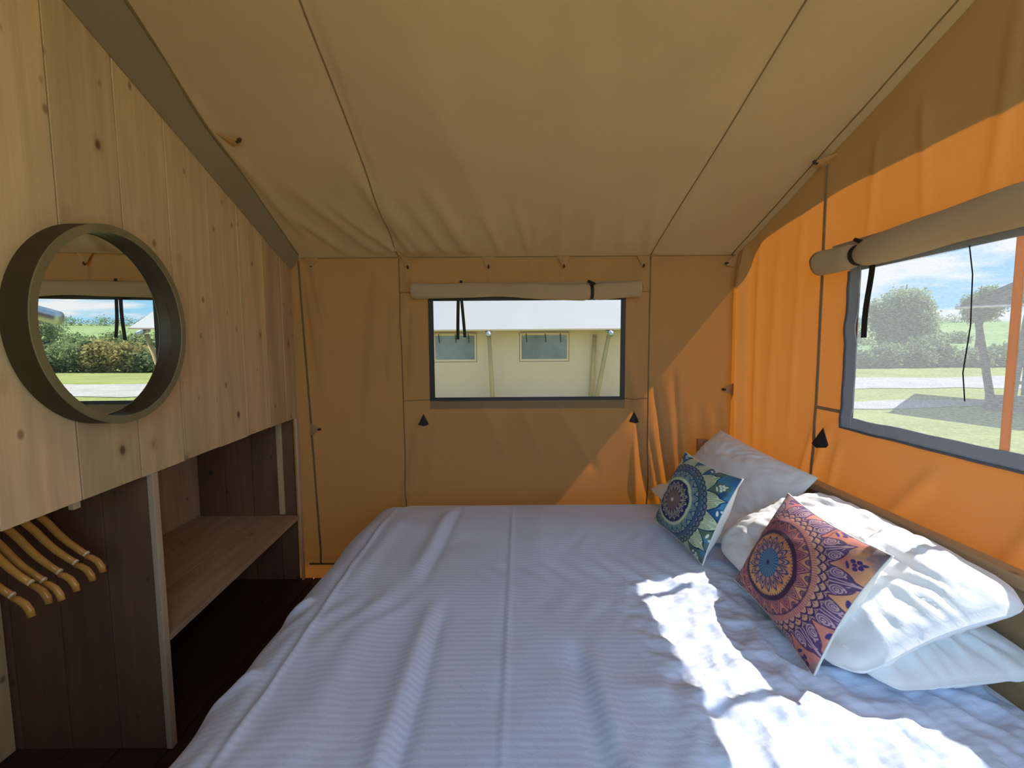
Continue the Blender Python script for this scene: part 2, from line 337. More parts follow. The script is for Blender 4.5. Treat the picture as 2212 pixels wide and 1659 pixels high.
def back_path(pts, n=24, off=0.004):
    out = []
    for k in range(len(pts) - 1):
        (a, b), (c, d) = pts[k], pts[k + 1]
        for t in np.linspace(0, 1, n, endpoint=(k == len(pts) - 2)):
            u = a + (c - a) * t; v = b + (d - b) * t; p = back_pos(np.array([u]), np.array([v])); out.append((u, float(p[1][0]) - off, v))
    return out
for pts, r in (([(-0.713, 2.10), (-0.703, 0.05)], 0.0034), ([(0.887, 2.10), (0.883, 0.05)], 0.004), ([(-1.352, 2.09), (-1.285, 0.10)], 0.006),
               ([(-0.708, 1.885), (-0.60, 1.885)], 0.0025), ([(-0.705, 1.190), (-0.53, 1.195)], 0.003), ([(0.80, 1.882), (0.885, 1.882)], 0.0025), ([(0.73, 1.195), (0.884, 1.195)], 0.003),
               ([(-1.33, 2.105), (1.43, 2.105)], 0.0022), ([(-1.36, 0.10), (1.43, 0.10)], 0.006)):
    MB().tube(back_path(pts), r, 6).build('seam', M['seam'], wall_back, True)

# canvas triangle loops ---------------------------------------------
def loop_tab(c, right, up, nrm, s, parent, tilt=0.0):
    """triangular canvas tab pointing down its `up` axis, folded round a loop with a dark mouth"""
    c = Vector(c); right = Vector(right).normalized(); up = Vector(up).normalized(); nrm = Vector(nrm).normalized()
    P = lambda a, b, d: c + right * (a * s) + up * (b * s) + nrm * (d * s)
    m = MB(); m.add([P(-1, 1, 0.02), P(1, 1, 0.02), P(0.30, -0.55, 0.30), P(-0.30, -0.55, 0.30), P(-1, 1, 0.10), P(1, 1, 0.10), P(0.30, -0.55, 0.42), P(-0.30, -0.55, 0.42), P(0.0, 0.25, 0.42)],
                    [(0, 3, 2, 1), (4, 7, 8), (7, 6, 8), (6, 5, 8), (5, 4, 8), (0, 1, 5, 4), (1, 2, 6, 5), (2, 3, 7, 6), (3, 0, 4, 7)])
    t = m.build('loop_tab', M['tab'], parent)
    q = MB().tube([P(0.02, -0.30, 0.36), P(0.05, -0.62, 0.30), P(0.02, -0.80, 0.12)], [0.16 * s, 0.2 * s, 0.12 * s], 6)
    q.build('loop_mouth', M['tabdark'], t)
R3 = (1, 0, 0); U3 = (0, 0, 1)
for x in (-1.265, -0.655, -0.145, 0.332, 0.836):
    loop_tab((x, YB - 0.012, 2.065), R3, U3, (0, -1, 0), 0.040, wall_back)
loop_tab((1.375, YB - 0.03, 2.055), (0, -0.5, 1), (1, 0, 0.3), (0, -1, 0), 0.042, wall_back)
loop_tab((1.395, YB - 0.03, 1.255), (0, -0.3, 1), (1, -0.2, 0.1), (-0.4, -1, 0), 0.050, wall_back)
loop_tab((-1.275, YB - 0.02, 1.01), (0, 0, 1), (-1, 0, 0), (0, -1, 0), 0.040, wall_back)
def black_tab(c, right, nrm, s, parent):
    c = Vector(c); right = Vector(right); nrm = Vector(nrm); up = Vector((0, 0, 1))
    P = lambda a, b, d: c + right * (a * s) + up * (b * s) + nrm * (d * s)
    MB().add([P(-0.9, -0.7, 0.02), P(0.1, -0.55, 0.02), P(0.0, 1.1, 0.02), P(-0.9, -0.7, 0.55), P(0.15, -0.95, 0.75), P(1.0, -0.75, 0.3), P(0.15, 1.1, 0.15), P(0.9, -0.5, 0.02)],
             [(0, 2, 7, 1), (3, 4, 6), (4, 5, 6), (0, 3, 6, 2), (5, 7, 2, 6), (0, 1, 4, 3), (1, 7, 5, 4)]).build('toggle_tab', M['black'], parent)
black_tab((-0.578, YB - 0.02, 1.063), (1, 0, 0), (0, -1, 0), 0.036, wall_back)
black_tab((0.785, YB - 0.035, 1.072), (1, 0, 0), (0, -1, 0), 0.033, wall_back)

# right canvas wall --------------------------------------------------
RF = [(2.90, 2.10, 2.86, 0.6, 0.035, 0.045), (2.965, 2.1, 2.96, 0.3, 0.02, 0.03), (2.74, 2.12, 2.72, 0.5, 0.03, 0.010), (2.55, 2.1, 2.60, 0.9, 0.04, 0.006), (2.35, 2.2, 2.40, 1.0, 0.03, 0.005),
      (2.19, 1.15, 2.32, 0.75, 0.02, 0.010), (2.10, 1.15, 2.25, 0.75, 0.02, 0.010), (2.02, 1.1, 2.1, 0.75, 0.02, 0.008), (1.55, 1.1, 1.8, 0.8, 0.03, 0.007), (1.2, 1.1, 1.35, 0.8, 0.03, 0.008), (1.9, 2.35, 1.92, 1.9, 0.02, 0.006), (1.7, 2.4, 1.66, 1.9, 0.02, 0.006), (1.4, 2.5, 1.45, 1.9, 0.025, 0.006)]
def right_pos(U, V):   # U = y, V = 0..1 from floor to roof
    Z = V
    d = 1.4 * folds(U, Z, RF) + 0.012 * fbm(U + 9, Z * 0.5, 1.5, 11)
    return (XR - d, U, np.minimum(Z, roofz(U) + 0.03))
wall_right = tag(sheet('wall_right', lin(-1.0, 3.0, 270, W2[:2]), lin(0.0, 3.3, 220, W2[2:]), right_pos, M['canvas'], hole=W2), kind='structure')
def right_path(pts, n=24, off=0.004):
    out = []
    for k in range(len(pts) - 1):
        (a, b), (c, d) = pts[k], pts[k + 1]
        for t in np.linspace(0, 1, n):
            u = a + (c - a) * t; v = b + (d - b) * t; p = right_pos(np.array([u]), np.array([v])); out.append((float(p[0][0]) - off, u, v))
    return out
for pts, w in (([(2.185, 2.375), (2.19, 0.05)], 0.016), ([(2.18, 1.88), (2.02, 1.885)], 0.014), ([(2.185, 1.245), (2.02, 1.245)], 0.014)):
    m = MB(); p = right_path(pts)
    m.ribbon(p, (0, 1, 0) if abs(pts[0][0] - pts[1][0]) < 0.1 else (0, 0, 1), w, 0.004); m.build('seam', M['seam2'], wall_right)
black_tab((XR - 0.035, 2.08, 1.115), (0, -1, 0), (-1, 0, 0), 0.045, wall_right)
black_tab((XR - 0.035, 0.55, 1.115), (0, -1, 0), (-1, 0, 0), 0.045, wall_right)

# roof lining (ceiling) -----------------------------------------------
CF = [(-0.66, 0.0, -0.95, 0.55, 0.035, 0.016), (-0.60, 0.0, -0.72, 0.6, 0.03, 0.016), (-0.5, 0.0, -0.75, 0.8, 0.045, 0.018), (-0.38, 0.0, -0.52, 0.5, 0.03, 0.012), (-0.25, 0.0, -0.42, 0.7, 0.04, 0.014), (-0.05, 0.0, -0.14, 0.45, 0.025, 0.010), (0.12, 0.0, 0.02, 0.55, 0.02, 0.012), (0.13, 0.0, 0.17, 0.4, 0.02, 0.009), (0.30, 0.0, 0.27, 0.6, 0.035, 0.010), (0.5, 0.0, 0.46, 0.45, 0.03, 0.008), (0.7, 0.0, 0.62, 0.5, 0.035, 0.009), (0.86, 0, 0.75, 0.6, 0.03, 0.010),
      (-0.8, 0.0, -1.1, 0.7, 0.04, 0.012), (-1.0, 0, -1.2, 0.5, 0.03, 0.012), (-0.1, 0.3, -0.35, 1.4, 0.08, 0.012), (0.4, 0.4, 0.2, 1.6, 0.09, 0.010), (-1.2, 0.25, -1.25, 1.6, 0.03, 0.014)]
def roof_pos(U, V):   # U = x, V = distance from the eave toward the ridge (horizontal)
    d = 1.35 * folds(U, V, CF) + 0.02 * fbm(U + 4, V, 1.1, 21) + 0.02 * np.sin(np.clip((U + 0.7) / 1.6, 0, 1) * math.pi) * np.sin(np.clip(V / 3, 0, 1) * math.pi)
    d = d * smoothstep(0.0, 0.12, V)
    d += -0.012 * np.exp(-((U - 0.9 - 0.02 * V) / 0.02) ** 2) - 0.012 * np.exp(-((U + 0.7 - 0.045 * V) / 0.02) ** 2)
    return (U, YB - V, EAVE + SL * V - d)
ceiling = tag(sheet('ceiling', lin(-2.12, 1.47, 240), lin(0.0, 3.0, 190), roof_pos, M['roof']), kind='structure')
def roof_path(pts, n=40, off=0.004):
    out = []
    for t in np.linspace(0, 1, n):
        u = pts[0][0] + (pts[1][0] - pts[0][0]) * t; v = pts[0][1] + (pts[1][1] - pts[0][1]) * t
        p = roof_pos(np.array([u]), np.array([v])); out.append((u, YB - v, float(p[2][0]) - off))
    return out
for pts, r in (([(-0.713, 0.0), (-0.58, 3.0)], 0.003), ([(0.888, 0.0), (0.975, 3.0)], 0.003), ([(1.40, 0.0), (1.40, 3.0)], 0.003), ([(-1.335, 0.04), (-1.03, 3.0)], 0.0045)):
    MB().tube(roof_path(pts), r, 6).build('seam', M['seam'], ceiling, True)
# side flap that closes the roof down on to the wooden wall
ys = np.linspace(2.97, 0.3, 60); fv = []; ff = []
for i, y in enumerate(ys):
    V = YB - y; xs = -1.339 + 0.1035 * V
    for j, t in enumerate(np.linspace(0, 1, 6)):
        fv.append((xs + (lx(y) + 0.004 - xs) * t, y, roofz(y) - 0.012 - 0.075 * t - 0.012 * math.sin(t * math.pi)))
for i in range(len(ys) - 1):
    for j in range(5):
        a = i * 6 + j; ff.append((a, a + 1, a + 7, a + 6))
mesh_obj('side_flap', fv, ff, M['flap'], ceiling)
loop_tab((-1.165, 2.03, roofz(2.03) - 0.02), (-0.3, -1, 0.3), (-1, 0.2, 0), (0, 0, -1), 0.045, ceiling)
loop_tab((1.40, 2.16, roofz(2.16) - 0.03), (0, -1, 0.34), (1, 0, 0), (-0.3, 0, -1), 0.045, ceiling)
# roof behind the camera: the other slope over the open front
def roof2(U, V): return (U, -V, roofz(0) - SL * V - 0.02 * np.sin(np.clip(V / 3, 0, 1) * math.pi))
sheet('front_slope', lin(-2.12, 1.47, 30), lin(0.0, 0.9, 12), roof2, M['roof'], ceiling)

# outer canvas wall behind the wardrobe -------------------------------
ow = MB(); ow.add([(-2.12, 3.0, -0.02), (-2.12, -1.0, -0.02), (-2.12, -1.0, roofz(-0.0) - 0.345), (-2.12, 0, roofz(0)), (-2.12, 3.0, EAVE)], [(0, 1, 2, 3, 4)])
tag(ow.build('wall_outer', M['canvas']), kind='structure')

# unseen canvas screen added behind the camera to block low light, open above right
wf = MB(); wf.box((-2.12, -0.47, -0.02), (-0.55, -0.455, roofz(0.45) - 0.02)); wf.box((-0.549, -0.47, -0.02), (1.445, -0.455, 0.85))
tag(wf.build('light_blocker', M['canvas']), kind='structure')

# fly sheet (second roof above) ----------------------------------------
def over(y):   # how far the fly sheet reaches past the side wall
    return float(np.interp(y, [-3.6, 0, 1.37, 2.18, 2.60, 2.765, 2.86, 2.95, 3.10, 3.55], [0.55, 0.60, 0.50, 0.265, 0.185, 0.16, 0.185, 0.25, 0.235, 0.20]))
fv = []; ff = []; yy = np.concatenate([np.linspace(3.52, 2.5, 50), np.linspace(2.45, 0, 40), np.linspace(-0.1, -1.1, 10)])
for y in yy:
    z = (roofz(y) if y > 0 else roofz(-y)) + 0.14
    for t in np.linspace(0, 1, 9):
        fv.append((-2.75 + t * (XR + over(y) + 2.75), y, z - 0.012 * math.sin(t * 9)))
for i in range(len(yy) - 1):
    for j in range(8): a = i * 9 + j; ff.append((a, a + 1, a + 10, a + 9))
fly = mesh_obj('roof_fly', fv, ff, M['fly']); tag(fly, kind='structure')
tb = MB().tube([(-2.75, 3.515, roofz(3.515) + 0.13), (XR + 0.2, 3.515, roofz(3.515) + 0.13)], 0.02, 10); tb.build('eave_tube', M['galv'], fly, True)

# window frames ---------------------------------------------------------
win1 = empty('window_1', (0.1, YB, W1[2])); tag(win1, kind='structure')
x0, x1, z0, z1 = W1; yi = YB - 0.004
MB().box((x0 - 0.028, yi - 0.006, z0 - 0.018), (x0 + 0.004, yi + 0.004, z1 + 0.03)).build('border_tape', M['border1'], win1)
MB().box((x1 - 0.004, yi - 0.006, z0 - 0.018), (x1 + 0.026, yi + 0.004, z1 + 0.03)).build('border_tape', M['border1'], win1)
MB().box((x0 + 0.0042, yi - 0.006, z0 - 0.018), (x1 - 0.0042, yi + 0.004, z0 + 0.004)).build('border_tape', M['border1'], win1)
MB().box((x0 + 0.0042, yi - 0.006, z1 - 0.004), (x1 - 0.0042, yi + 0.004, z1 + 0.03)).build('border_tape', M['border1'], win1)
MB().add([(x0 - 0.015, YB - 0.003, z0 - 0.01), (x1 + 0.015, YB - 0.003, z0 - 0.01), (x1 + 0.015, YB - 0.003, z1 + 0.015), (x0 - 0.015, YB - 0.003, z1 + 0.015)], [(0, 1, 2, 3)]).build('pane', M['pane1'], win1)
# wide sewn band under the opening
MB().ribbon(back_path([(x0 - 0.03, z0 - 0.046), (x1 + 0.03, z0 - 0.046)], 30, 0.002), (0, 0, 1), 0.052, 0.001).build('sewn_band', M['canvas'], win1)

win2 = empty('window_2', (XR, 1.33, W2[2])); tag(win2, kind='structure')
y0, y1, z0, z1 = W2; xi = XR - 0.006
def wavy_strip(a, b, side, w, amp, mat, name, parent, x=xi):
    a = np.array(a); b = np.array(b); m = MB(); pts = []
    n = 40; l = np.linalg.norm(b - a)
    for k in range(n + 1):
        t = k / n; p = a + (b - a) * t
        off = amp * (math.sin(t * l * 23 + 1) * math.sin(t * 7 + 0.5)) * (1 if side[2] == 0 else 0.4)
        pts.append((x - abs(off) * 1.2, p[0] + (off if side[1] else 0), p[1] + (off if side[2] else 0)))
    m.ribbon(pts, side, w, 0.005); m.build(name, mat, parent)
wavy_strip((y1 + 0.022, z0 - 0.045), (y1 + 0.022, z1 + 0.02), (0, 1, 0), 0.058, 0.006, M['border2'], 'border_tape', win2)
wavy_strip((y1 + 0.052, z0 - 0.05), (y1 + 0.052, z1 + 0.0), (0, 1, 0), 0.010, 0.004, M['border2e'], 'piping', win2, x=xi - 0.006)
wavy_strip((y1 + 0.05, z0 - 0.022), (y0 - 0.05, z0 - 0.022), (0, 0, 1), 0.050, 0.006, M['border2'], 'border_tape', win2)
wavy_strip((y1 + 0.05, z0 - 0.047), (y0 - 0.05, z0 - 0.047), (0, 0, 1), 0.008, 0.004, M['border2e'], 'piping', win2, x=xi - 0.006)
wavy_strip((y1 + 0.05, z1 + 0.012), (y0 - 0.05, z1 + 0.012), (0, 0, 1), 0.030, 0.0, M['border2'], 'border_tape', win2)
wavy_strip((y0 - 0.022, z0 - 0.045), (y0 - 0.022, z1 + 0.02), (0, 1, 0), 0.058, 0.004, M['border2'], 'border_tape', win2)
for (ya, yb_) in ((y1 + 0.03, 1.353), (1.327, y0 - 0.03)): MB().add([(XR - 0.002, ya, z0 - 0.03), (XR - 0.002, yb_, z0 - 0.03), (XR - 0.002, yb_, z1 + 0.01), (XR - 0.002, ya, z1 + 0.01)], [(0, 1, 2, 3)]).build('insect_mesh', M['pane2'], win2)
MB().box((XR - 0.004, 1.3265, z0 - 0.01), (XR - 0.001, 1.3535, z1 + 0.01)).build('zip_tape', M['tape2'], win2)
MB().ribbon([(XR - 0.010, 1.485, z1), (XR - 0.008, 1.470, 1.76), (XR - 0.010, 1.462, 1.6), (XR - 0.010, 1.475, 1.45), (XR - 0.010, 1.462, 1.36)], (0, 1, 0), 0.003, 0.002).build('guy_cord', M['black'], win2)

# left wooden wall ------------------------------------------------------
PB = 1.09      # lower edge of the boards
bat = MB(); ya, yb_ = 0.36, 2.984      # dark backing sheet behind the boards
bat.hexa([(lx(ya) - 0.034, ya, PB + 0.02), (lx(ya) - 0.0235, ya, PB + 0.02), (lx(yb_) - 0.0235, yb_, PB + 0.02), (lx(yb_) - 0.034, yb_, PB + 0.02),
          (lx(ya) - 0.034, ya, roofz(ya) - 0.09), (lx(ya) - 0.0235, ya, roofz(ya) - 0.09), (lx(yb_) - 0.0235, yb_, roofz(yb_) - 0.09), (lx(yb_) - 0.034, yb_, roofz(yb_) - 0.09)])
wall_left = tag(bat.build('wall_left', M['backing']), kind='structure')
seams = [0.36, 0.62, 0.875, 1.127, 1.367, 1.612, 1.850, 2.105, 2.355, 2.605, 2.83, 2.985]
for k in range(len(seams) - 1):
    a, b = seams[k] + 0.0026, seams[k + 1] - 0.0026; pr = random.uniform(-0.0007, 0.0007); dz = random.uniform(-0.002, 0.002)
    ta, tb_ = roofz(a) - 0.08, roofz(b) - 0.08
    MB().hexa([(lx(a) - 0.022, a, PB + dz), (lx(a) + pr, a, PB + dz), (lx(b) + pr, b, PB + dz), (lx(b) - 0.022, b, PB + dz),
               (lx(a) - 0.022, a, ta), (lx(a) + pr, a, ta), (lx(b) + pr, b, tb_), (lx(b) - 0.022, b, tb_)]).build('plank', M['pine'], wall_left, bevel=0.0014)
# corner post at the end of the boards
MB().box((lx(3) - 0.006, 2.956, 0.0), (lx(3) + 0.008, 2.984, PB - 0.004)).build('corner_post', M['edge'], wall_left, bevel=0.002)

# wardrobe with shelf -----------------------------------------------------
ward = empty('open_wardrobe', (-1.7, 2.3, 0)); tag(ward, 'open pine wardrobe with a hanging space and a low shelf under the plank wall', 'wardrobe')
XB = -2.06
def boards_x(xs, y, z0_, z1_, th, name, mat):
    for k in range(len(xs) - 1):
        MB().box((xs[k] + 0.0018, y, z0_), (xs[k + 1] - 0.0018, y + th + random.uniform(-0.001, 0.001), z1_)).build(name, mat, ward, bevel=0.0015)
def boards_y(ys_, x, z0_, z1_, th, name, mat):
    for k in range(len(ys_) - 1):
        MB().box((x - th, ys_[k] + 0.0012, z0_), (x + random.uniform(-0.001, 0.001), ys_[k + 1] - 0.0012, z1_)).build(name, mat, ward, bevel=0.0015)
DV = 1.668
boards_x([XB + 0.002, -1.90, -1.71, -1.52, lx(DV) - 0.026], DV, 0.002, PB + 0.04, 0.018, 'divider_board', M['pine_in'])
MB().box((lx(DV) - 0.025, DV - 0.004, 0.002), (lx(DV) - 0.003, DV + 0.024, PB - 0.003)).build('divider_edge', M['edge'], ward, bevel=0.002)
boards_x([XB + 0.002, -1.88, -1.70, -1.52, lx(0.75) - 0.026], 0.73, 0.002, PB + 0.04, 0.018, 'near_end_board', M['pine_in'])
boards_y([0.75, 1.0, 1.21, 1.44, 1.665], -1.925, 0.002, PB + 0.3, 0.018, 'back_board', M['pine'])
boards_y([1.69, 1.93, 2.17, 2.42, 2.66, 2.99], XB, 0.002, PB + 0.3, 0.018, 'back_board', M['pine_y2'])
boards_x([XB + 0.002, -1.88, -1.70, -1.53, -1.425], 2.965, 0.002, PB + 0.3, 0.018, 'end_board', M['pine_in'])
for (a, b) in ((-2.055, -1.83), (-1.828, -1.60), (-1.598, -1.365)):
    xa = a; 
    MB().hexa([(a, 1.694, 0.425), (b + (0.045 if b > -1.4 else 0), 1.694, 0.425), (b if b < -1.4 else lx(2.945) - 0.001, 2.945, 0.425), (a, 2.945, 0.425),
               (a, 1.694, 0.448), (b + (0.045 if b > -1.4 else 0), 1.694, 0.448), (b if b < -1.4 else lx(2.945) - 0.001, 2.945, 0.448), (a, 2.945, 0.448)]).build('shelf_board', M['pine_y'], ward, bevel=0.002)
MB().box((-1.53, 2.955, 0.45), (-1.495, 2.964, PB + 0.3)).build('end_batten', M['pine'], ward, bevel=0.001)
MB().box((lx(1.4) - 0.055, 1.376, PB - 0.034), (lx(1.4) - 0.037, 1.400, PB + 0.12)).build('cleat', M['edge'], ward, bevel=0.002)
MB().tube([(-1.632, 0.77, 1.16), (-1.632, DV, 1.16)], 0.014, 12).build('hanging_rail', M['steel'], ward, True)

# coat hangers --------------------------------------------------------------
def hanger(y, dz, tilt, label, fac=1.0):
    root = empty('coat_hanger', (-1.632, y, 1.16)); tag(root, label, 'hanger', 'wooden coat hangers on the wardrobe rail')
    def P(s, d):   # s = signed distance from the middle along x, d = drop
        return (-1.632 + s * math.cos(tilt), y + s * math.sin(tilt), 1.012 + dz - d)
    path = [(0.0, 0.0), (0.03, 0.005), (0.06, 0.022), (0.09, 0.052), (0.12, 0.088), (0.15, 0.118), (0.18, 0.142), (0.205, 0.160)]
    for sg in (1, -1):
        pts = [P(sg * a, b) for a, b in path]
        MB().tube(pts, [0.0098, 0.0098, 0.0098, 0.0096, 0.0094, 0.0090, 0.0086, 0.0082], 10, flat=1.3).build('shoulder_bar', M['hanger'], root, True)
        e = MB().tube([P(sg * 0.2045, 0.168), P(sg * 0.222, 0.172), P(sg * 0.240, 0.185), P(sg * 0.252, 0.204), P(sg * 0.256, 0.222)], [0.0068, 0.0078, 0.0086, 0.0088, 0.0080], 10, flat=1.3)
        e.build('bar_tip', M['hanger'], root, True)
        MB().tube([P(sg * 0.2035, 0.157), P(sg * 0.2085, 0.161)], [0.0088, 0.0088], 10, flat=1.25).build('notch', M['notch'], root)
    hk = [(-1.632, y, 1.01 + dz), (-1.632, y, 1.13)] + [(-1.632 + 0.022 * math.sin(t) , y, 1.152 - 0.022 * math.cos(t) + 0.0) for t in np.linspace(0.4, 4.4, 12)]
    MB().tube(hk, 0.002, 6).build('hook', M['steel'], root, True)
HL = ['wooden coat hanger nearest the dark divider, last of the row', 'wooden coat hanger second from the dark divider', 'wooden coat hanger third from the dark divider', 'wooden coat hanger fourth from the dark divider, close beside its left neighbour',
      'wooden coat hanger fifth from the dark divider', 'wooden coat hanger cut by the left picture edge, sixth from the divider']
for (y, dz, tl), lab in zip(((1.490, 0.010, 0.02), (1.446, 0.0, 0.04), (1.400, -0.004, 0.0), (1.350, -0.006, 0.0), (1.318, 0.006, -0.02), (1.262, -0.004, 0.0)), HL): hanger(y, dz, tl, lab)

# round mirror -----------------------------------------------------------------
MC = (1.47, 1.617); MR = 0.306; MDEP = 0.075
mir = empty('round_mirror', (lx(MC[0]), MC[0], MC[1])); tag(mir, 'round wall mirror in a deep dark wooden frame on the plank wall', 'mirror')
nL = Vector((1, 0.061, 0)).normalized(); tL = Vector((-0.061, 1, 0)).normalized(); zL = (Vector((0, 0, 1)) + nL * 0.0045).normalized()   # hangs tipped very slightly forward
def MP(r, th, off):
    b = Vector((lx(MC[0]), MC[0], MC[1])); return b + nL * (off + 0.006) + tL * (r * math.cos(th)) + zL * (r * math.sin(th))
def ring(prof, name, mat, parent, n=96, closed=True):
    v = []; f = []; k = len(prof)
    for i in range(n):
        th = 2 * math.pi * i / n
        for (r, o) in prof: v.append(MP(r, th, o))
    for i in range(n):
        for j in range(k if closed else k - 1):
            f.append((i * k + j, ((i + 1) % n) * k + j, ((i + 1) % n) * k + (j + 1) % k, i * k + (j + 1) % k))
    return mesh_obj(name, v, f, mat, parent, False)
ring([(MR - 0.022, 0.002), (MR, 0.002), (MR, MDEP - 0.003), (MR - 0.022, MDEP - 0.003)], 'frame_hoop', M['frame'], mir)
ring([(MR - 0.0235, MDEP - 0.0028), (MR + 0.001, MDEP - 0.0028), (MR, MDEP), (MR - 0.023, MDEP)], 'frame_face', M['frameface'], mir)
v = [MP(0, 0, 0.034)] + [MP(MR - 0.0225, 2 * math.pi * i / 96, 0.034) for i in range(96)]
mesh_obj('mirror_glass', v, [(0, 1 + i, 1 + (i + 1) % 96) for i in range(96)], M['mirror'], mir, False)

# ------------------------------------------------------------------ bed
BZ = 0.68
bed = empty('double_bed', (0.3, 1.75, 0)); tag(bed, 'pine double bed with a tall plain headboard against the sunlit canvas', 'bed')
MB().box((1.312, 0.60, 0.905), (1.366, 2.895, 0.94)).build('headboard_rail', M['bedwood_y'], bed, bevel=0.006)
for (a, b) in ((0.28, 0.482), (0.485, 0.692), (0.695, 0.9035)):
    MB().box((1.328, 0.62, a), (1.352, 2.88, b)).build('headboard_board', M['bedwood_y'], bed, bevel=0.003)
for y in (0.55, 2.845): MB().box((1.305, y, 0.0), (1.372, y + 0.05, 0.904)).build('headboard_post', M['bedwood_z'], bed, bevel=0.004)
w = MB(); w.add([(1.165, 2.86, 0.10), (1.304, 2.86, 0.10), (1.304, 2.86, 0.905), (1.255, 2.86, 0.945), (1.165, 2.86, 0.950), (1.165, 2.892, 0.10), (1.304, 2.892, 0.10), (1.304, 2.892, 0.905), (1.255, 2.892, 0.945), (1.165, 2.892, 0.950)],
                [(0, 1, 2, 3, 4), (9, 8, 7, 6, 5), (0, 5, 6, 1), (1, 6, 7, 2), (2, 7, 8, 3), (3, 8, 9, 4), (4, 9, 5, 0)]); w.build('end_wing', M['bedwood_x'], bed, bevel=0.003)
for y in (0.86, 2.60): MB().box((-0.66, y, 0.20), (1.30, y + 0.03, 0.36)).build('side_rail', M['bedwood_x'], bed, bevel=0.004)
MB().box((-0.69, 0.86, 0.20), (-0.662, 2.63, 0.36)).build('foot_rail', M['bedwood_y'], bed, bevel=0.004)
for (x, y) in ((-0.66, 0.892), (-0.66, 2.53), (1.22, 0.892), (1.22, 2.53)): MB().box((x, y, 0.0), (x + 0.06, y + 0.06, 0.30)).build('leg', M['bedwood_z'], bed, bevel=0.003)
for k in range(9): MB().box((-0.66 + k * 0.215, 0.892, 0.305), (-0.56 + k * 0.215, 2.598, 0.325)).build('slat', M['bedwood_y'], bed)
mt = MB().box((-0.64, 0.80, 0.366), (1.295, 2.62, 0.636)); mo = mt.build('mattress', M['sheet'], None, bevel=0.05); tag(mo, 'thick white mattress on the pine bed under the duvet', 'mattress')
mo.modifiers['bevel'].segments = 5; mo.data.polygons.foreach_set('use_smooth', [True] * len(mo.data.polygons))

# duvet: flat top, rounded edges dropping at the foot and both long sides
def edge_path(a, e, r, drop_len):
    """a = arc length along the cloth; flat until e-r, quarter turn, then straight down"""
    q = r * math.pi / 2; b = a - (e - r)
    x = np.where(b < 0, a, np.where(b < q, (e - r) + r * np.sin(np.clip(b, 0, q) / r), e))
    z = np.where(b < 0, 0, np.where(b < q, r * (1 - np.cos(np.clip(b, 0, q) / r)), r + (b - q)))
    return x, z
DF = [(0.00, 2.50, -0.03, 0.70, 0.008, 0.009), (-0.005, 2.5, -0.035, 0.7, 0.020, -0.004), (-0.645, 2.40, -0.625, 0.70, 0.009, 0.011), (-0.665, 2.40, -0.645, 0.70, 0.02, -0.006),
      (-0.33, 2.42, -0.37, 1.65, 0.035, 0.022), (-0.29, 2.42, -0.33, 1.65, 0.022, -0.016), (-0.27, 1.45, -0.29, 0.72, 0.035, 0.018), (-0.235, 1.45, -0.25, 0.72, 0.022, -0.016),
      (0.17, 1.25, 0.19, 0.72, 0.028, -0.014), (0.22, 1.25, 0.23, 0.72, 0.03, 0.010), (-0.45, 1.6, -0.50, 0.8, 0.05, 0.008), (0.15, 2.45, 0.10, 1.6, 0.05, 0.008), (0.36, 2.5, 0.32, 1.8, 0.04, 0.008), (0.3, 1.1, 0.75, 1.0, 0.03, 0.006),
      (-0.56, 2.3, -0.60, 1.5, 0.04, 0.012), (-0.70, 1.55, -0.83, 1.50, 0.03, 0.02), (-0.70, 1.2, -0.83, 1.1, 0.03, 0.016)]
def duvet_pos(U, V):   # U runs from the pillows to the foot (negative x), V from near side to far side
    x, zx = edge_path(-U, 0.815, 0.18, 0); x = -x
    yf, zf = edge_path(V - 1.7, 0.94, 0.13, 0); yn, zn = edge_path(1.7 - V, 0.96, 0.12, 0)
    y = np.where(V > 1.7, 1.7 + yf, 1.7 - yn); zy = np.where(V > 1.7, zf, zn)
    drop = np.sqrt(zx ** 2 + zy ** 2)
    h = folds(U, V, DF) + 0.016 * fbm(U + 2, V + 2, 2.2, 31, 3)
    crump = smoothstep(0.30, 0.48, U) * smoothstep(1.75, 1.6, V)
    ridged = np.abs(fbm(U * 1.3 + 7, V + 1, 9.0, 47, 3))
    h += crump * (-0.042 * ridged + 0.007)
    h += 0.0022 * np.sin(U * 60 + 4 * np.sin(V * 11)) * smoothstep(0.25, 0.6, fbm(U, V, 3.0, 77, 2) + 0.4)
    side = smoothstep(0.02, 0.25, drop)
    fl_ = 0.02 * side * np.sin(V * 19 + 1.5 * np.sin(V * 5)) * (zx > zy)
    fl2 = 0.02 * side * np.sin(U * 17) * (zy >= zx) * np.where(V > 1.7, 1, -1)
    sag = -0.03 * smoothstep(2.1, 2.6, V)
    return (x - fl_ - 0.008 * side, y + fl2, BZ + sag + h * (1 - 0.6 * side) - drop)
dv = sheet('duvet', lin(1.20, -1.02, 300), lin(0.40, 3.02, 300), duvet_pos, M['duvet']) if False else sheet('duvet', np.linspace(1.20, -1.02, 290), np.linspace(0.42, 2.98, 290), duvet_pos, M['duvet'])
so = dv.modifiers.new('thick', 'SOLIDIFY'); so.thickness = 0.012; so.offset = -1 if False else 1
tag(dv, 'white fine-striped duvet spread flat over the bed', 'duvet')

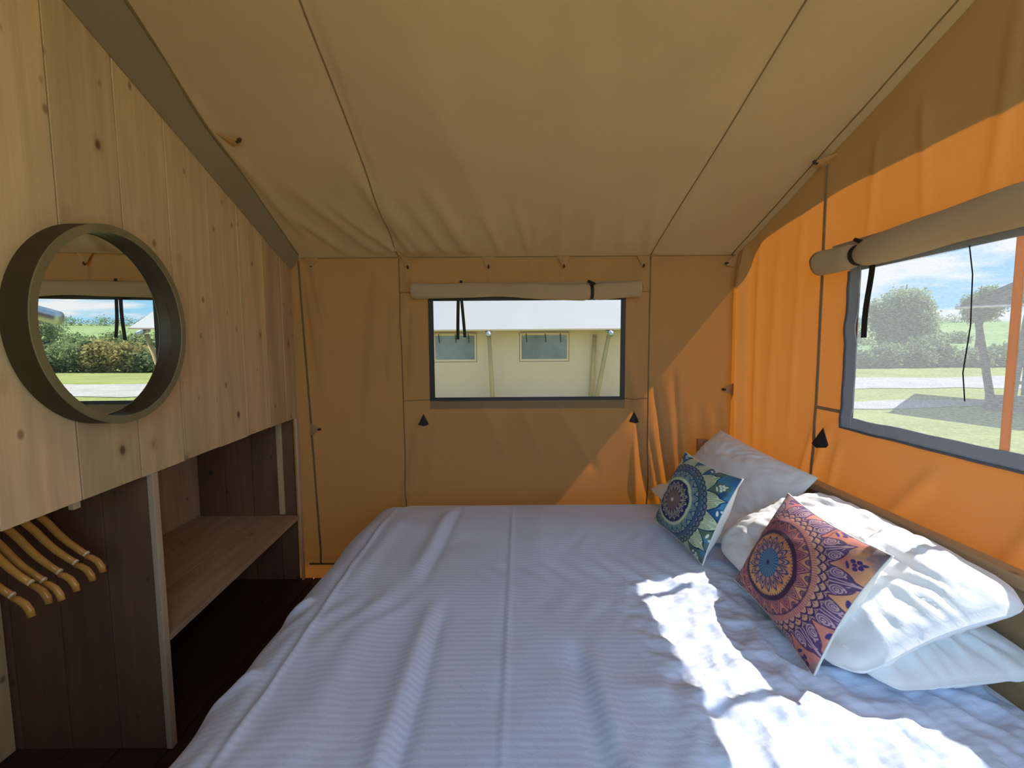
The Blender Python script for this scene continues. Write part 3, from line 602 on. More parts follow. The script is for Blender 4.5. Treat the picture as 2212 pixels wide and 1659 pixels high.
# pillows ---------------------------------------------------------------------
def pillow_mesh(a, b, T, seed, nu=84, nv=64, wr=1.0, bend=0.0, flop=0.0, sagx=0.0, cr=0.03):
    """a,b half sizes; returns verts in local (long, up, normal) and faces, closed"""
    u = np.linspace(-1, 1, nu); v = np.linspace(-1, 1, nv); U, V = np.meshgrid(u, v, indexing='ij')
    out = []
    X = a * U * (1 - 0.05 * (1 - V ** 2) * U ** 2 - cr * U ** 4 * V ** 6); Y = b * V * (1 - 0.06 * (1 - U ** 2) * V ** 2 - cr * V ** 4 * U ** 6)
    th = T * (np.clip(1 - np.abs(U) ** 2.6, 0, 1) ** 0.55) * (np.clip(1 - np.abs(V) ** 2.4, 0, 1) ** 0.6)
    ang = np.arctan2(V, U); rad = np.sqrt(U ** 2 + V ** 2)
    edge = smoothstep(0.35, 1.0, np.maximum(np.abs(U), np.abs(V)))
    for sgn in (1, -1):
        w_ = wr * (0.030 * fbm(U * 1.1 + seed * 3 + sgn, V * 1.3, 1.6, seed) - 0.040 * np.abs(fbm(U * 0.8 + seed + V * 0.6, V * 1.5 - U * 0.5, 2.1, seed + 9, 3)))
        w_ += wr * 0.007 * edge * np.sin(ang * 22 + 3 * fbm(U, V, 2, seed + 4) * 4) * (1 - 0.5 * (np.abs(U) > 0.97))
        Zz = sgn * (th + w_ * np.clip(th / T, 0, 1))
        out.append(Zz)
    base = bend * (1 - (V) ** 2) * b + flop * np.clip(-U, 0, 1) ** 2 + sagx * (U ** 2)
    n = nu * nv; verts = []
    for Zz in out: verts.append(np.stack([X, Y, Zz + base], -1).reshape(-1, 3))
    verts = np.concatenate(verts); faces = []
    for i in range(nu - 1):
        for j in range(nv - 1):
            q = (i * nv + j, (i + 1) * nv + j, (i + 1) * nv + j + 1, i * nv + j + 1); faces.append(q); faces.append(tuple(n + k for k in reversed(q)))
    rim = [i * nv for i in range(nu)] + [(nu - 1) * nv + j for j in range(1, nv)] + [i * nv + nv - 1 for i in range(nu - 2, -1, -1)] + [j for j in range(nv - 2, 0, -1)]
    for k in range(len(rim)):
        p, q = rim[k], rim[(k + 1) % len(rim)]; faces.append((q, p, n + p, n + q))
    return verts, faces
def frame_mat(c, ux, vy):
    ux = Vector(ux).normalized(); vy = Vector(vy); vy = (vy - ux * vy.dot(ux)).normalized(); n = ux.cross(vy)
    return Matrix.Translation(c) @ Matrix((ux, vy, n)).transposed().to_4x4()
def place(name, verts, faces, mat, c, ux, vy, label, cat, group=None):
    o = mesh_obj(name, verts.tolist(), faces, mat); o.matrix_world = frame_mat(c, ux, vy); tag(o, label, cat, group); return o
PG = 'white bed pillows'
vv, ff_ = pillow_mesh(0.40, 0.235, 0.065, 5, cr=0.08); place('pillow', vv, ff_, M['white'], (1.04, 2.30, BZ + 0.05), (0.03, -1, 0), (0.98, 0, 0.14), 'white pillow lying under the leaning one behind the teal cushion', 'pillow', PG)
vv, ff_ = pillow_mesh(0.43, 0.255, 0.075, 6, wr=0.8); place('pillow', vv, ff_, M['white'], (1.10, 2.335, BZ + 0.145), (0.05, -1, -0.06), (0.60, -0.05, 0.62), 'white pillow leaning on the headboard behind the teal cushion, corner raised', 'pillow', PG)
vv, ff_ = pillow_mesh(0.44, 0.22, 0.070, 7, cr=0.14); place('pillow', vv, ff_, M['white'], (1.09, 1.45, BZ + 0.072), (-0.01, -1, -0.02), (0.98, 0, 0.10), 'white pillow lying lowest under the big sunlit one behind the orange cushion', 'pillow', PG)
vv, ff_ = pillow_mesh(0.43, 0.265, 0.105, 8, wr=1.2, bend=0.11, cr=0.17); place('pillow', vv, ff_, M['white'], (1.05, 1.46, BZ + 0.145), (-0.03, -1, 0), (0.80, 0, 0.36), 'plump white sunlit pillow on top, behind the orange cushion', 'pillow', PG)

# cushions with a printed mandala ------------------------------------------------
def mandala(u, v, cx, cy, R, pal, seed):
    """procedural print: colour per point of the cushion front (u, v in 0..1)"""
    x = u - cx; y = v - cy; r = np.interp(np.sqrt(x * x + y * y) / R, [0, 1.0, 2.35, 3.2], [0, 1.0, 2.88, 3.9]); th = np.arctan2(y, x)
    sh = u.shape
    n1 = fbm(u + 3, v + 1, 2.6, seed, 4) + 0.5; n2 = fbm(u + 8, v + 5, 3.4, seed + 20, 4) + 0.5; n3 = fbm(u, v + 9, 9.0, seed + 40, 4)
    def C(c): return np.array(c)[None, None, :]
    def mix(A, B, k): k = np.clip(k, 0, 1)[..., None]; return A * (1 - k) + B * k
    col = np.broadcast_to(C(pal['bg'][0]), sh + (3,)).copy()
    col = mix(col, C(pal['bg'][1]), smoothstep(0.35, 0.62, n1)); col = mix(col, C(pal['bg'][2]), smoothstep(0.52, 0.75, n2)); col = mix(col, C(pal['bg'][3]), smoothstep(0.8, 1.25, u + v * 0.5 - 0.3 + n3) * smoothstep(0.45, 0.6, n2 + n3 * 0.5))
    col = mix(col, C(pal['corner']), smoothstep(2.75, 3.9, r + 1.4 * n3))
    col = col * (1 + 0.35 * n3[..., None])
    ink = C(pal['ink']); pale = C(pal['pale'])
    aa = 0.035
    def line(d, w): return 1 - smoothstep(w, w + aa, np.abs(d))
    def tri(p): return np.abs(((p / (2 * math.pi)) % 1) * 2 - 1)      # 1 at cell edges, 0 at centre
    # outer petals
    k = pal['n']; c1 = tri(th * k + math.pi); ph = 1 - c1     # ph: 1 at petal axis
    petal_top = 2.02 + 0.66 * np.clip(1 - (c1 * 1.04) ** 2.4, 0, 1) + 0.26 * np.clip(1 - c1 * 4.5, 0, 1) ** 1.3
    inside = (r > 2.0) & (r < petal_top)
    body = np.where(inside, 1.0, 0.0)
    col = mix(col, C(pal['petal']), body * 0.92)
    # petal veins: rib, arcs and dots
    lw = (th * k + math.pi); loc = (((lw / (2 * math.pi)) % 1) - 0.5) * 2      # -1..1 across the petal
    arc_r = (loc.__abs__() - 0.5); rr = np.sqrt((arc_r * 1.05) ** 2 + ((r - 2.32) * 1.25) ** 2)
    vein = np.maximum(line(np.abs(loc) - 0.10 * np.clip((petal_top - r) * 1.6, 0, 1), 0.02), line((rr % 0.11) - 0.055, 0.012) * (rr < 0.33))
    dots = (np.sin(th * k * 9) > 0.3) & (np.abs(petal_top - r - 0.13) < 0.035)
    vein = np.maximum(vein, dots.astype(float))
    col = mix(col, C(pal['vein']), vein * body * pal['vw'])
    col = mix(col, ink, line(r - petal_top - 0.04, 0.03) * (r > 2.0) * 0.9)
    # sprigs between the petals
    c2 = tri(th * k); loc2 = ((((th * k) / (2 * math.pi)) % 1) - 0.5) * 2
    sp = np.zeros(sh)
    for (a0, r0, ra, rb) in ((0, 3.02, 0.03, 0.10), (0.13, 2.93, 0.05, 0.07), (-0.13, 2.93, 0.05, 0.07), (0.20, 2.78, 0.05, 0.075), (-0.20, 2.78, 0.05, 0.075), (0, 2.80, 0.045, 0.07), (0.0, 2.60, 0.10, 0.05)):
        sp = np.maximum(sp, 1 - smoothstep(0.8, 1.15, np.sqrt(((loc2 - a0) / (ra * 2.2)) ** 2 + ((r - r0) / rb) ** 2)))
    col = mix(col, C(pal['sprig']), sp * (r > 2.3))
    # scale band
    b = (r > 1.72) & (r < 2.06)
    kk = k * 3; zig = tri(th * kk + (r > 1.88) * math.pi)
    sc = line(((r - 1.72) % 0.17) - 0.14 * (1 - zig ** 2), 0.02); sc = np.maximum(sc, (zig > 0.9) * 0.7)
    col = mix(col, C(pal['scale']), b * 0.7); col = mix(col, ink, sc * b)
    # stroke band
    b = (r > 1.5) & (r < 1.72); col = mix(col, C(pal['stroke']), b * 0.55); col = mix(col, ink, b * (np.sin(th * k * 10) > 0.35) * 0.55)
    # triangle band
    b = (r > 1.04) & (r < 1.52); kt = k + 6; c3 = tri(th * kt); top = 1.06 + 0.46 * (1 - c3)
    tl_ = np.zeros(sh)
    for s in (0.0, 0.11, 0.2, 0.28): tl_ = np.maximum(tl_, line(r - top + s * 1.5, 0.022) * (r < top + 0.05))
    tl_ = np.maximum(tl_, line(np.sqrt((c3 - 1) ** 2 * 0.12 + (r - 1.48) ** 2) - 0.11, 0.014)); tl_ = np.maximum(tl_, line(np.sqrt((c3 - 1) ** 2 * 0.12 + (r - 1.50) ** 2) - 0.045, 0.02))
    col = mix(col, C(pal['tri']), b * (r < top) * 0.6); col = mix(col, C(pal['triline']), tl_ * b * 0.9)
    col = mix(col, ink, line(r - 1.52, 0.012) * 0.8)
    # inside the ring
    ins = r < 1.0; col = mix(col, mix(np.broadcast_to(C(pal['in1']), sh + (3,)), C(pal['in2']), smoothstep(0.3, 0.7, n1 + n3)), ins * 1.0)
    c4 = tri(th * 16); p1 = 0.5 + 0.30 * np.clip(1 - c4 ** 1.5, 0, 1); p2 = 0.42 + 0.22 * np.clip(1 - c4 ** 1.3, 0, 1)
    col = mix(col, C(pal['p1']), ins * (r < p1) * 0.75); col = mix(col, C(pal['pin']), ins * line(r - p1, 0.022)); col = mix(col, C(pal['pin']), ins * line(r - p2, 0.018)); col = mix(col, C(pal['pin']), ins * (r < 0.75) * (r > 0.40) * line(tri(th * 16 + math.pi), 0.12))
    col = mix(col, C(pal['core']), (r < 0.44) * 1.0); col = mix(col, C(pal['spoke']), (r < 0.42) * (np.sin(th * 26) > 0.35) * (0.85 - 0.5 * r)); col = mix(col, C(pal['mid']), 1 - smoothstep(0.03, 0.12, r))
    col = mix(col, C(pal['ring']), line(r - 0.985, 0.055)); col = mix(col, ink, ins * line(r - 0.90, 0.02) * (np.sin(th * 60) > 0) * 0.7)
    # speckle
    spk = np.random.RandomState(seed).rand(*sh); col = mix(col, pale, (spk > 0.997) * (r > 2.2) * 0.7)
    return np.clip(col, 0, 1)
def cushion(name, BL, BR, up, T, pal, centre, seed, label):
    BL = Vector(BL); BR = Vector(BR); up = Vector(up); e = (BR - BL); a = e.length / 2; b = up.length / 2
    root = empty(name, (BL + BR) / 2); tag(root, label, 'cushion', 'mandala print cushions')
    Mx = frame_mat((BL + BR) / 2 + up / 2, e, up)
    def half(n, sgn, nm, mat, colfn=None):
        u = np.linspace(-1, 1, n); U, V = np.meshgrid(u, u, indexing='ij')
        pinch = 0.085
        X = a * U * (1 - pinch * (1 - V ** 2) * U ** 4); Y = b * V * (1 - pinch * (1 - U ** 2) * V ** 4)
        th = T * (np.clip(1 - np.abs(U) ** 2.2, 0, 1) ** 0.62) * (np.clip(1 - np.abs(V) ** 2.2, 0, 1) ** 0.62)
        th += (0.012 * fbm(U + seed, V, 1.2, seed) - 0.010 * np.abs(fbm(U + V * 0.4 + seed, V * 1.4, 1.9, seed + 3, 2))) * np.clip(th / T, 0, 1)
        Z = sgn * th * (1.0 if sgn > 0 else 1.45)
        P = np.stack([X, Y, Z], -1).reshape(-1, 3); P = P @ np.array(Mx.to_3x3()).T + np.array(Mx.translation)
        idx = np.arange(n * n).reshape(n, n); q = np.stack([idx[:-1, :-1], idx[1:, :-1], idx[1:, 1:], idx[:-1, 1:]], -1).reshape(-1, 4)
        if sgn < 0: q = q[:, ::-1]
        me = bpy.data.meshes.new(nm); me.vertices.add(n * n); me.vertices.foreach_set('co', P.ravel())
        me.loops.add(q.size); me.loops.foreach_set('vertex_index', q.ravel().astype(np.int32)); me.polygons.add(len(q)); me.polygons.foreach_set('loop_start', np.arange(0, q.size, 4, dtype=np.int32)); me.polygons.foreach_set('loop_total', np.full(len(q), 4, dtype=np.int32))
        me.update(calc_edges=True); me.polygons.foreach_set('use_smooth', [True] * len(q))
        if colfn is not None:
            c = colfn((U + 1) / 2, (V + 1) / 2); ca = me.color_attributes.new('print', 'FLOAT_COLOR', 'POINT')
            ca.data.foreach_set('color', np.concatenate([c, np.ones(c.shape[:2] + (1,))], -1).astype(np.float32).ravel())
        me.materials.append(mat); o = bpy.data.objects.new(nm, me); COL.objects.link(o); adopt(o, root); return o
    half(380, 1, 'printed_front', M['print'], lambda u, v: mandala(u, v, centre[0], centre[1], centre[2], pal, seed))
    half(40, -1, 'plain_back', M['cushback'])
    # piping round the seam
    pts = []
    for s in range(4):
        for t in np.linspace(-1, 1, 24, endpoint=False):
            U, V = ((t, -1), (1, t), (-t, 1), (-1, -t))[s]
            pts.append(Mx @ Vector((a * U * (1 - 0.085 * (1 - V * V) * U ** 4), b * V * (1 - 0.085 * (1 - U * U) * V ** 4), -0.002)))
    MB().tube(pts + [pts[0]], 0.0035, 6, caps=False).build('piping', M['cushback'], root, True)
mm, nt, N, L, out = newmat('printed cushion cotton')
at_ = N('ShaderNodeAttribute'); at_.attribute_name = 'print'; b_ = N('ShaderNodeBsdfPrincipled'); b_.inputs['Roughness'].default_value = 0.75; b_.inputs['Specular IOR Level'].default_value = 0.25; b_.inputs['Sheen Weight'].default_value = 0.1
tc_ = N('ShaderNodeTexCoord'); nz_ = N('ShaderNodeTexNoise'); nz_.inputs['Scale'].default_value = 350; L(tc_.outputs['Object'], nz_.inputs['Vector']); bp_ = N('ShaderNodeBump'); bp_.inputs['Strength'].default_value = 0.15; bp_.inputs['Distance'].default_value = 0.002
L(nz_.outputs['Fac'], bp_.inputs['Height']); L(bp_.outputs[0], b_.inputs['Normal']); L(at_.outputs['Color'], b_.inputs['Base Color']); L(b_.outputs[0], out.inputs[0]); M['print'] = mm
TEAL = dict(vw=0.55, bg=[(0.02, 0.09, 0.20), (0.03, 0.17, 0.24), (0.10, 0.15, 0.10), (0.05, 0.22, 0.36)], corner=(0.035, 0.12, 0.24), ink=(0.012, 0.025, 0.06), pale=(0.7, 0.75, 0.6), petal=(0.60, 0.64, 0.36), vein=(0.06, 0.11, 0.12), sprig=(0.66, 0.72, 0.55), n=14,
            scale=(0.22, 0.26, 0.26), stroke=(0.12, 0.16, 0.24), tri=(0.03, 0.15, 0.18), triline=(0.38, 0.44, 0.36), in1=(0.012, 0.02, 0.10), in2=(0.02, 0.03, 0.14), p1=(0.05, 0.05, 0.10), pin=(0.42, 0.36, 0.26), core=(0.18, 0.09, 0.09), spoke=(0.32, 0.18, 0.13), mid=(0.75, 0.6, 0.4), ring=(0.58, 0.64, 0.36))
CORAL = dict(vw=0.85, bg=[(0.58, 0.20, 0.14), (0.62, 0.28, 0.13), (0.52, 0.14, 0.14), (0.45, 0.22, 0.12)], corner=(0.16, 0.12, 0.14), ink=(0.045, 0.02, 0.09), pale=(0.75, 0.6, 0.55), petal=(0.055, 0.035, 0.13), vein=(0.55, 0.33, 0.33), sprig=(0.05, 0.03, 0.13), n=14,
             scale=(0.58, 0.32, 0.22), stroke=(0.62, 0.24, 0.17), tri=(0.55, 0.15, 0.14), triline=(0.07, 0.03, 0.10), in1=(0.72, 0.36, 0.11), in2=(0.66, 0.26, 0.10), p1=(0.45, 0.27, 0.26), pin=(0.07, 0.05, 0.14), core=(0.035, 0.12, 0.26), spoke=(0.18, 0.34, 0.46), mid=(0.01, 0.03, 0.10), ring=(0.05, 0.015, 0.05))
cushion('throw_cushion', (0.684, 2.205, 0.690), (0.735, 1.745, 0.690), (0.155, 0.0, 0.335), 0.066, TEAL, (0.40, 0.42, 0.275), 3, 'teal blue square cushion printed with a pale mandala, farther from the camera')
cushion('throw_cushion', (0.805, 1.615, 0.690), (0.775, 1.125, 0.690), (0.175, 0.0, 0.325), 0.072, CORAL, (0.42, 0.42, 0.275), 5, 'coral orange square cushion printed with a dark mandala, nearest the camera')

# rolled window blinds ---------------------------------------------------------------
def blind(name, A, B, r, pinch, inward, label, tails, seed):
    """roll of canvas from A to B; pinch = positions (0..1) of straps that squeeze it"""
    A = Vector(A); B = Vector(B); ax = (B - A).normalized(); up = Vector((0, 0, 1)); inw = Vector(inward)
    root = empty(name, (A + B) / 2); tag(root, label, 'window blind', 'rolled canvas window blinds')
    n = 90; k = 28; v = []; f = []; Lg = (B - A).length
    rad = lambda t: r * (1 + 0.05 * math.sin(t * 9 + seed) + 0.04 * math.sin(t * 23 + seed * 2) - sum(0.26 * math.exp(-((t - p) * Lg / 0.03) ** 2) for p in pinch))
    cen = lambda t: A + (B - A) * t + up * (0.010 * math.sin(t * 5 + seed) - 0.006 * math.sin(t * 11))
    for i in range(n + 1):
        t = i / n
        for j in range(k):
            th = 2 * math.pi * j / k; wob = 1 + 0.06 * math.sin(2 * th + t * 4 + seed) + 0.035 * math.sin(3 * th - t * 13)
            v.append(cen(t) + (up * math.sin(th) * 0.95 + inw * math.cos(th)) * rad(t) * wob)
    for i in range(n):
        for j in range(k): f.append((i * k + j, i * k + (j + 1) % k, (i + 1) * k + (j + 1) % k, (i + 1) * k + j))
    f.append(tuple(range(k - 1, -1, -1))); f.append(tuple(n * k + j for j in range(k)))
    mesh_obj('roll', v, f, M['rollcloth'], root)
    for t in (0.0, 1.0):       # spiral layers at the open ends
        sp = []
        for q in np.linspace(0, 4 * math.pi, 60):
            rr = r * (0.95 - 0.07 * q); sp.append(cen(t) + ax * (0.002 if t else -0.002) + (up * math.sin(q) + inw * math.cos(q)) * max(rr, 0.004))
        MB().tube(sp, 0.0022, 5).build('roll_layer', M['seam'], root, True)
    # cloth going up from the roll to the wall
    MB().hexa([A - inw * (r * 0.93) - up * 0.0, B - inw * (r * 0.93), B - inw * (r * 0.85), A - inw * (r * 0.85), A - inw * (r * 0.93) + up * r * 1.15, B - inw * (r * 0.93) + up * r * 1.15, B - inw * (r * 0.85) + up * r * 1.15, A - inw * (r * 0.85) + up * r * 1.15]).build('hanging_hem', M['rollcloth'], root)
    for p in pinch:
        c = cen(p); rr = rad(p) * 1.09; pts = [c + (up * math.sin(q) + inw * math.cos(q)) * rr for q in np.linspace(-math.pi * 0.75, math.pi * 0.75, 26)]
        MB().ribbon(pts, ax, 0.020, 0.003).build('strap', M['black'], root)
        tpos = c + up * (rr + 0.012) + inw * 0.005
        MB().tube([tpos - ax * 0.022 + up * 0.012, tpos + ax * 0.024 - up * 0.010], [0.008, 0.009], 8).build('toggle', M['black'], root, True)
    for (p, top, bot, shift, w_) in tails:
        c = A + (B - A) * p; pts = []
        for q in np.linspace(0, 1, 14): pts.append(Vector((c.x, c.y, top + (bot - top) * q)) + ax * (shift * q) + inw * (-r * 0.55 + 0.004 * math.sin(q * 5 + shift * 90)))
        MB().ribbon(pts, ax, w_, 0.003).build('hanging_strap', M['black'], root)
    return root
blind('rolled_blind', (-0.622, YB - 0.062, 1.882), (0.808, YB - 0.062, 1.890), 0.050, [0.785], (0, -1, 0), 'rolled tan canvas blind above the back window facing the white-roofed tent', [(0.200, 1.86, 1.585, -0.008, 0.020), (0.213, 1.86, 1.598, 0.020, 0.019), (0.213, 1.955, 1.90, 0.0, 0.018)], 1.0)
blind('rolled_blind', (XR - 0.066, 2.105, 1.912), (XR - 0.066, 0.55, 1.912), 0.055, [0.148, 0.84], (-1, 0, 0), 'thick rolled tan canvas blind above the side window in the sunlit orange wall', [(0.165, 1.86, 1.568, -0.02, 0.028)], 4.0)

# ------------------------------------------------------------------ outside
def ground_mat(name, cols, scale, fine, bump=0.4):
    m, nt, N, L, out = newmat(name); tc = N('ShaderNodeTexCoord')
    a = N('ShaderNodeTexNoise'); a.inputs['Scale'].default_value = scale; a.inputs['Detail'].default_value = 6; L(tc.outputs['Object'], a.inputs['Vector'])
    b = N('ShaderNodeTexNoise'); b.inputs['Scale'].default_value = fine; b.inputs['Detail'].default_value = 4; L(tc.outputs['Object'], b.inputs['Vector'])
    r = N('ShaderNodeValToRGB'); e = r.color_ramp.elements; e[0].position = 0.35; e[1].position = 0.65; e[0].color = cols[0] + (1,); e[1].color = cols[1] + (1,); L(a.outputs['Fac'], r.inputs[0])
    mx = N('ShaderNodeMix'); mx.data_type = 'RGBA'; mx.inputs['B'].default_value = cols[2] + (1,); L(r.outputs['Color'], mx.inputs['A'])
    rr = N('ShaderNodeValToRGB'); rr.color_ramp.elements[0].position = 0.45; rr.color_ramp.elements[1].position = 0.75; L(b.outputs['Fac'], rr.inputs[0]); L(rr.outputs['Color'], mx.inputs['Factor'])
    d = N('ShaderNodeBsdfDiffuse'); L(mx.outputs['Result'], d.inputs['Color']); bp = N('ShaderNodeBump'); bp.inputs['Strength'].default_value = bump; bp.inputs['Distance'].default_value = 0.05; L(b.outputs['Fac'], bp.inputs['Height']); L(bp.outputs[0], d.inputs['Normal'])
    L(d.outputs[0], out.inputs[0]); return m
M['grass'] = ground_mat('mown grass', ((0.18, 0.22, 0.075), (0.25, 0.28, 0.10), (0.30, 0.32, 0.15)), 0.5, 9)
M['gravel'] = ground_mat('pale gravel', ((0.34, 0.33, 0.32), (0.42, 0.41, 0.40), (0.22, 0.22, 0.21)), 1.2, 22)
M['gravel_d'] = ground_mat('dark gravel', ((0.085, 0.085, 0.085), (0.11, 0.11, 0.105), (0.06, 0.06, 0.06)), 1.2, 22)
M['hill'] = ground_mat('far fields', ((0.20, 0.28, 0.13), (0.26, 0.33, 0.15), (0.16, 0.22, 0.11)), 0.05, 0.4)
def leafmat(name, a, b):
    m, nt, N, L, out = newmat(name); tc = N('ShaderNodeTexCoord'); nz = N('ShaderNodeTexNoise'); nz.inputs['Scale'].default_value = 2.5; nz.inputs['Detail'].default_value = 5; L(tc.outputs['Object'], nz.inputs['Vector'])
    r = N('ShaderNodeValToRGB'); r.color_ramp.elements[0].position = 0.35; r.color_ramp.elements[1].position = 0.65; r.color_ramp.elements[0].color = a + (1,); r.color_ramp.elements[1].color = b + (1,); L(nz.outputs['Fac'], r.inputs[0])
    d = N('ShaderNodeBsdfDiffuse'); t = N('ShaderNodeBsdfTranslucent'); L(r.outputs['Color'], d.inputs['Color']); L(r.outputs['Color'], t.inputs['Color'])
    ms = N('ShaderNodeMixShader'); ms.inputs[0].default_value = 0.4; L(d.outputs[0], ms.inputs[1]); L(t.outputs[0], ms.inputs[2]); L(ms.outputs[0], out.inputs[0]); return m
M['leaf1'] = leafmat('hedge leaves', (0.15, 0.21, 0.10), (0.29, 0.34, 0.16))
M['leaf2'] = leafmat('willow leaves', (0.27, 0.33, 0.18), (0.40, 0.45, 0.26))
M['leaf3'] = leafmat('rusty bush leaves', (0.33, 0.27, 0.12), (0.40, 0.36, 0.15))
M['bark'] = simple('bark', (0.10, 0.08, 0.06), 0.9, var=0.4, scale=8)
M['ntent'] = simple('cream tent canvas', (0.86, 0.63, 0.43), 0.8, var=0.06, scale=3)
M['nroof'] = simple('white tent roof', (0.29, 0.305, 0.32), 0.7, var=0.04, scale=2)
M['npost'] = wood('peeled larch post', (0.62, 0.44, 0.20), (0.2, 0.14, 0.06), 'Z', grain=1.0, knots=True)
M['nwin'] = simple('shiny tent window film', (0.24, 0.26, 0.29), 0.12, var=0.5, scale=3.0, bump=0.5, spec=0.8)
M['nwinb'] = simple('window reflection strip', (0.12, 0.14, 0.16), 0.15, var=0.3, scale=3, spec=0.8)
M['shade'] = simple('shade-darkened brown canvas', (0.12, 0.105, 0.09), 0.9, var=0.1, scale=3)  # the shade on the brown tent is put into this canvas tone
GZ = -0.25
gv = []; gf = []; G = 26
for i in range(G + 1):
    for j in range(G + 1):
        x = -90 + 240 * i / G; y = -60 + 180 * j / G
        gv.append((x, y, GZ - 0.01))
for i in range(G):
    for j in range(G): a = i * (G + 1) + j; gf.append((a, a + G + 1, a + G + 2, a + 1))
tag(mesh_obj('ground', gv, gf, M['grass']), kind='structure')
def patch(name, pts_a, pts_b, mat, z):
    n = len(pts_a); v = [(x, y, z) for x, y in pts_a] + [(x, y, z) for x, y in pts_b] + [(x, y, z - 0.008) for x, y in pts_a] + [(x, y, z - 0.008) for x, y in pts_b]
    f = [(i, i + 1, n + i + 1, n + i) for i in range(n - 1)] + [(2 * n + i, 3 * n + i, 3 * n + i + 1, 2 * n + i + 1) for i in range(n - 1)]
    f += [(i + 1, i, 2 * n + i, 2 * n + i + 1) for i in range(n - 1)] + [(n + i, n + i + 1, 3 * n + i + 1, 3 * n + i) for i in range(n - 1)]
    o = mesh_obj(name, v, f, mat, None, False); tag(o, kind='structure'); return o
xs = np.linspace(-30, 70, 60)
patch('gravel_road', [(x, 17.6 + 0.4 * math.sin(x * 0.5) + 0.2 * math.sin(x * 1.9)) for x in xs], [(x, 23.0 + 0.06 * (x - 15) + 0.4 * math.sin(x * 0.8)) for x in xs], M['gravel'], GZ + 0.012)
xs2 = np.linspace(6.3, 40, 40)
patch('gravel_track', [(x, 12.6 + 0.25 * math.sin(x * 1.1)) for x in xs2], [(x, 13.9 + 0.06 * (x - 8) + 0.2 * math.sin(x * 1.7)) for x in xs2], M['gravel'], GZ + 0.010)
xs3 = np.linspace(3.2, 16, 30)
patch('gravel_yard', [(x, -2.0) for x in xs3], [(x, 3.0 + (x - 3.2) * 0.75 + 0.25 * math.sin(x * 2.1)) for x in xs3], M['gravel_d'], GZ + 0.008)
# far hill with field hedges
hv = []; hf = []; nx, ny = 50, 16
def hillz(x, y): return GZ - 0.3 + smoothstep(36, 170, np.array(y)).item() * (7.2 + 1.8 * math.sin(x * 0.012 + 0.6) + 0.7 * math.sin(x * 0.05))
for i in range(nx + 1):
    for j in range(ny + 1):
        x = -120 + 420 * i / nx; y = 36 + 150 * j / ny; hv.append((x, y, hillz(x, y)))
for i in range(nx):
    for j in range(ny): a = i * (ny + 1) + j; hf.append((a, a + ny + 1, a + ny + 2, a + 1))
tag(mesh_obj('far_hill', hv, hf, M['hill']), kind='structure')

def leaves(name, blobs, n, size, mat, parent=None, seed=0, shell=0.55):
    """real leaf blades scattered through ellipsoid clumps (cx,cy,cz,rx,ry,rz)"""
    rs = np.random.RandomState(seed); v = []; f = []
    vol = np.array([b[3] * b[4] * b[5] for b in blobs]) ** 0.75; vol /= vol.sum()
    pick = rs.choice(len(blobs), n, p=vol)
    d = rs.normal(size=(n, 3)); d /= np.linalg.norm(d, axis=1, keepdims=True); rr = shell + (1 - shell) * rs.rand(n) ** 0.6
    B = np.array(blobs)[pick]; c = B[:, :3] + d * rr[:, None] * B[:, 3:] * (1 + 0.15 * rs.normal(size=(n, 1)))
    a = rs.normal(size=(n, 3)); a /= np.linalg.norm(a, axis=1, keepdims=True); b = np.cross(a, rs.normal(size=(n, 3))); b /= np.linalg.norm(b, axis=1, keepdims=True)
    s = size * (0.6 + 0.8 * rs.rand(n))[:, None]
    P = np.stack([c - a * s, c + b * s * 0.45, c + a * s, c - b * s * 0.45], 1).reshape(-1, 3)
    q = np.arange(4 * n).reshape(-1, 4)
    return mesh_obj(name, P.tolist(), q.tolist(), mat, parent, False)
def tree(name, base, h, blobs, n, size, mat, label, seed):
    root = empty(name, base); tag(root, label, 'tree'); b = Vector(base)
    MB().tube([b, b + Vector((0.1, 0, h * 0.3)), b + Vector((-0.1, 0.1, h * 0.62)), b + Vector((0.0, 0, h * 0.9))], [h * 0.035, h * 0.028, h * 0.018, h * 0.005], 8).build('trunk', M['bark'], root, True)
    rs = random.Random(seed)
    for bl in blobs:
        s = b + Vector((0, 0, h * rs.uniform(0.25, 0.5))); e_ = b + Vector(bl[:3]); mid = (s + e_) / 2 + Vector((rs.uniform(-.3, .3), rs.uniform(-.3, .3), 0.1))
        MB().tube([s, mid, e_], [h * 0.014, h * 0.009, h * 0.003], 6).build('branch', M['bark'], root, True)
    leaves('crown', [(b.x + q[0], b.y + q[1], b.z + q[2], q[3], q[4], q[5]) for q in blobs], n, size, mat, root, seed, 0.3)
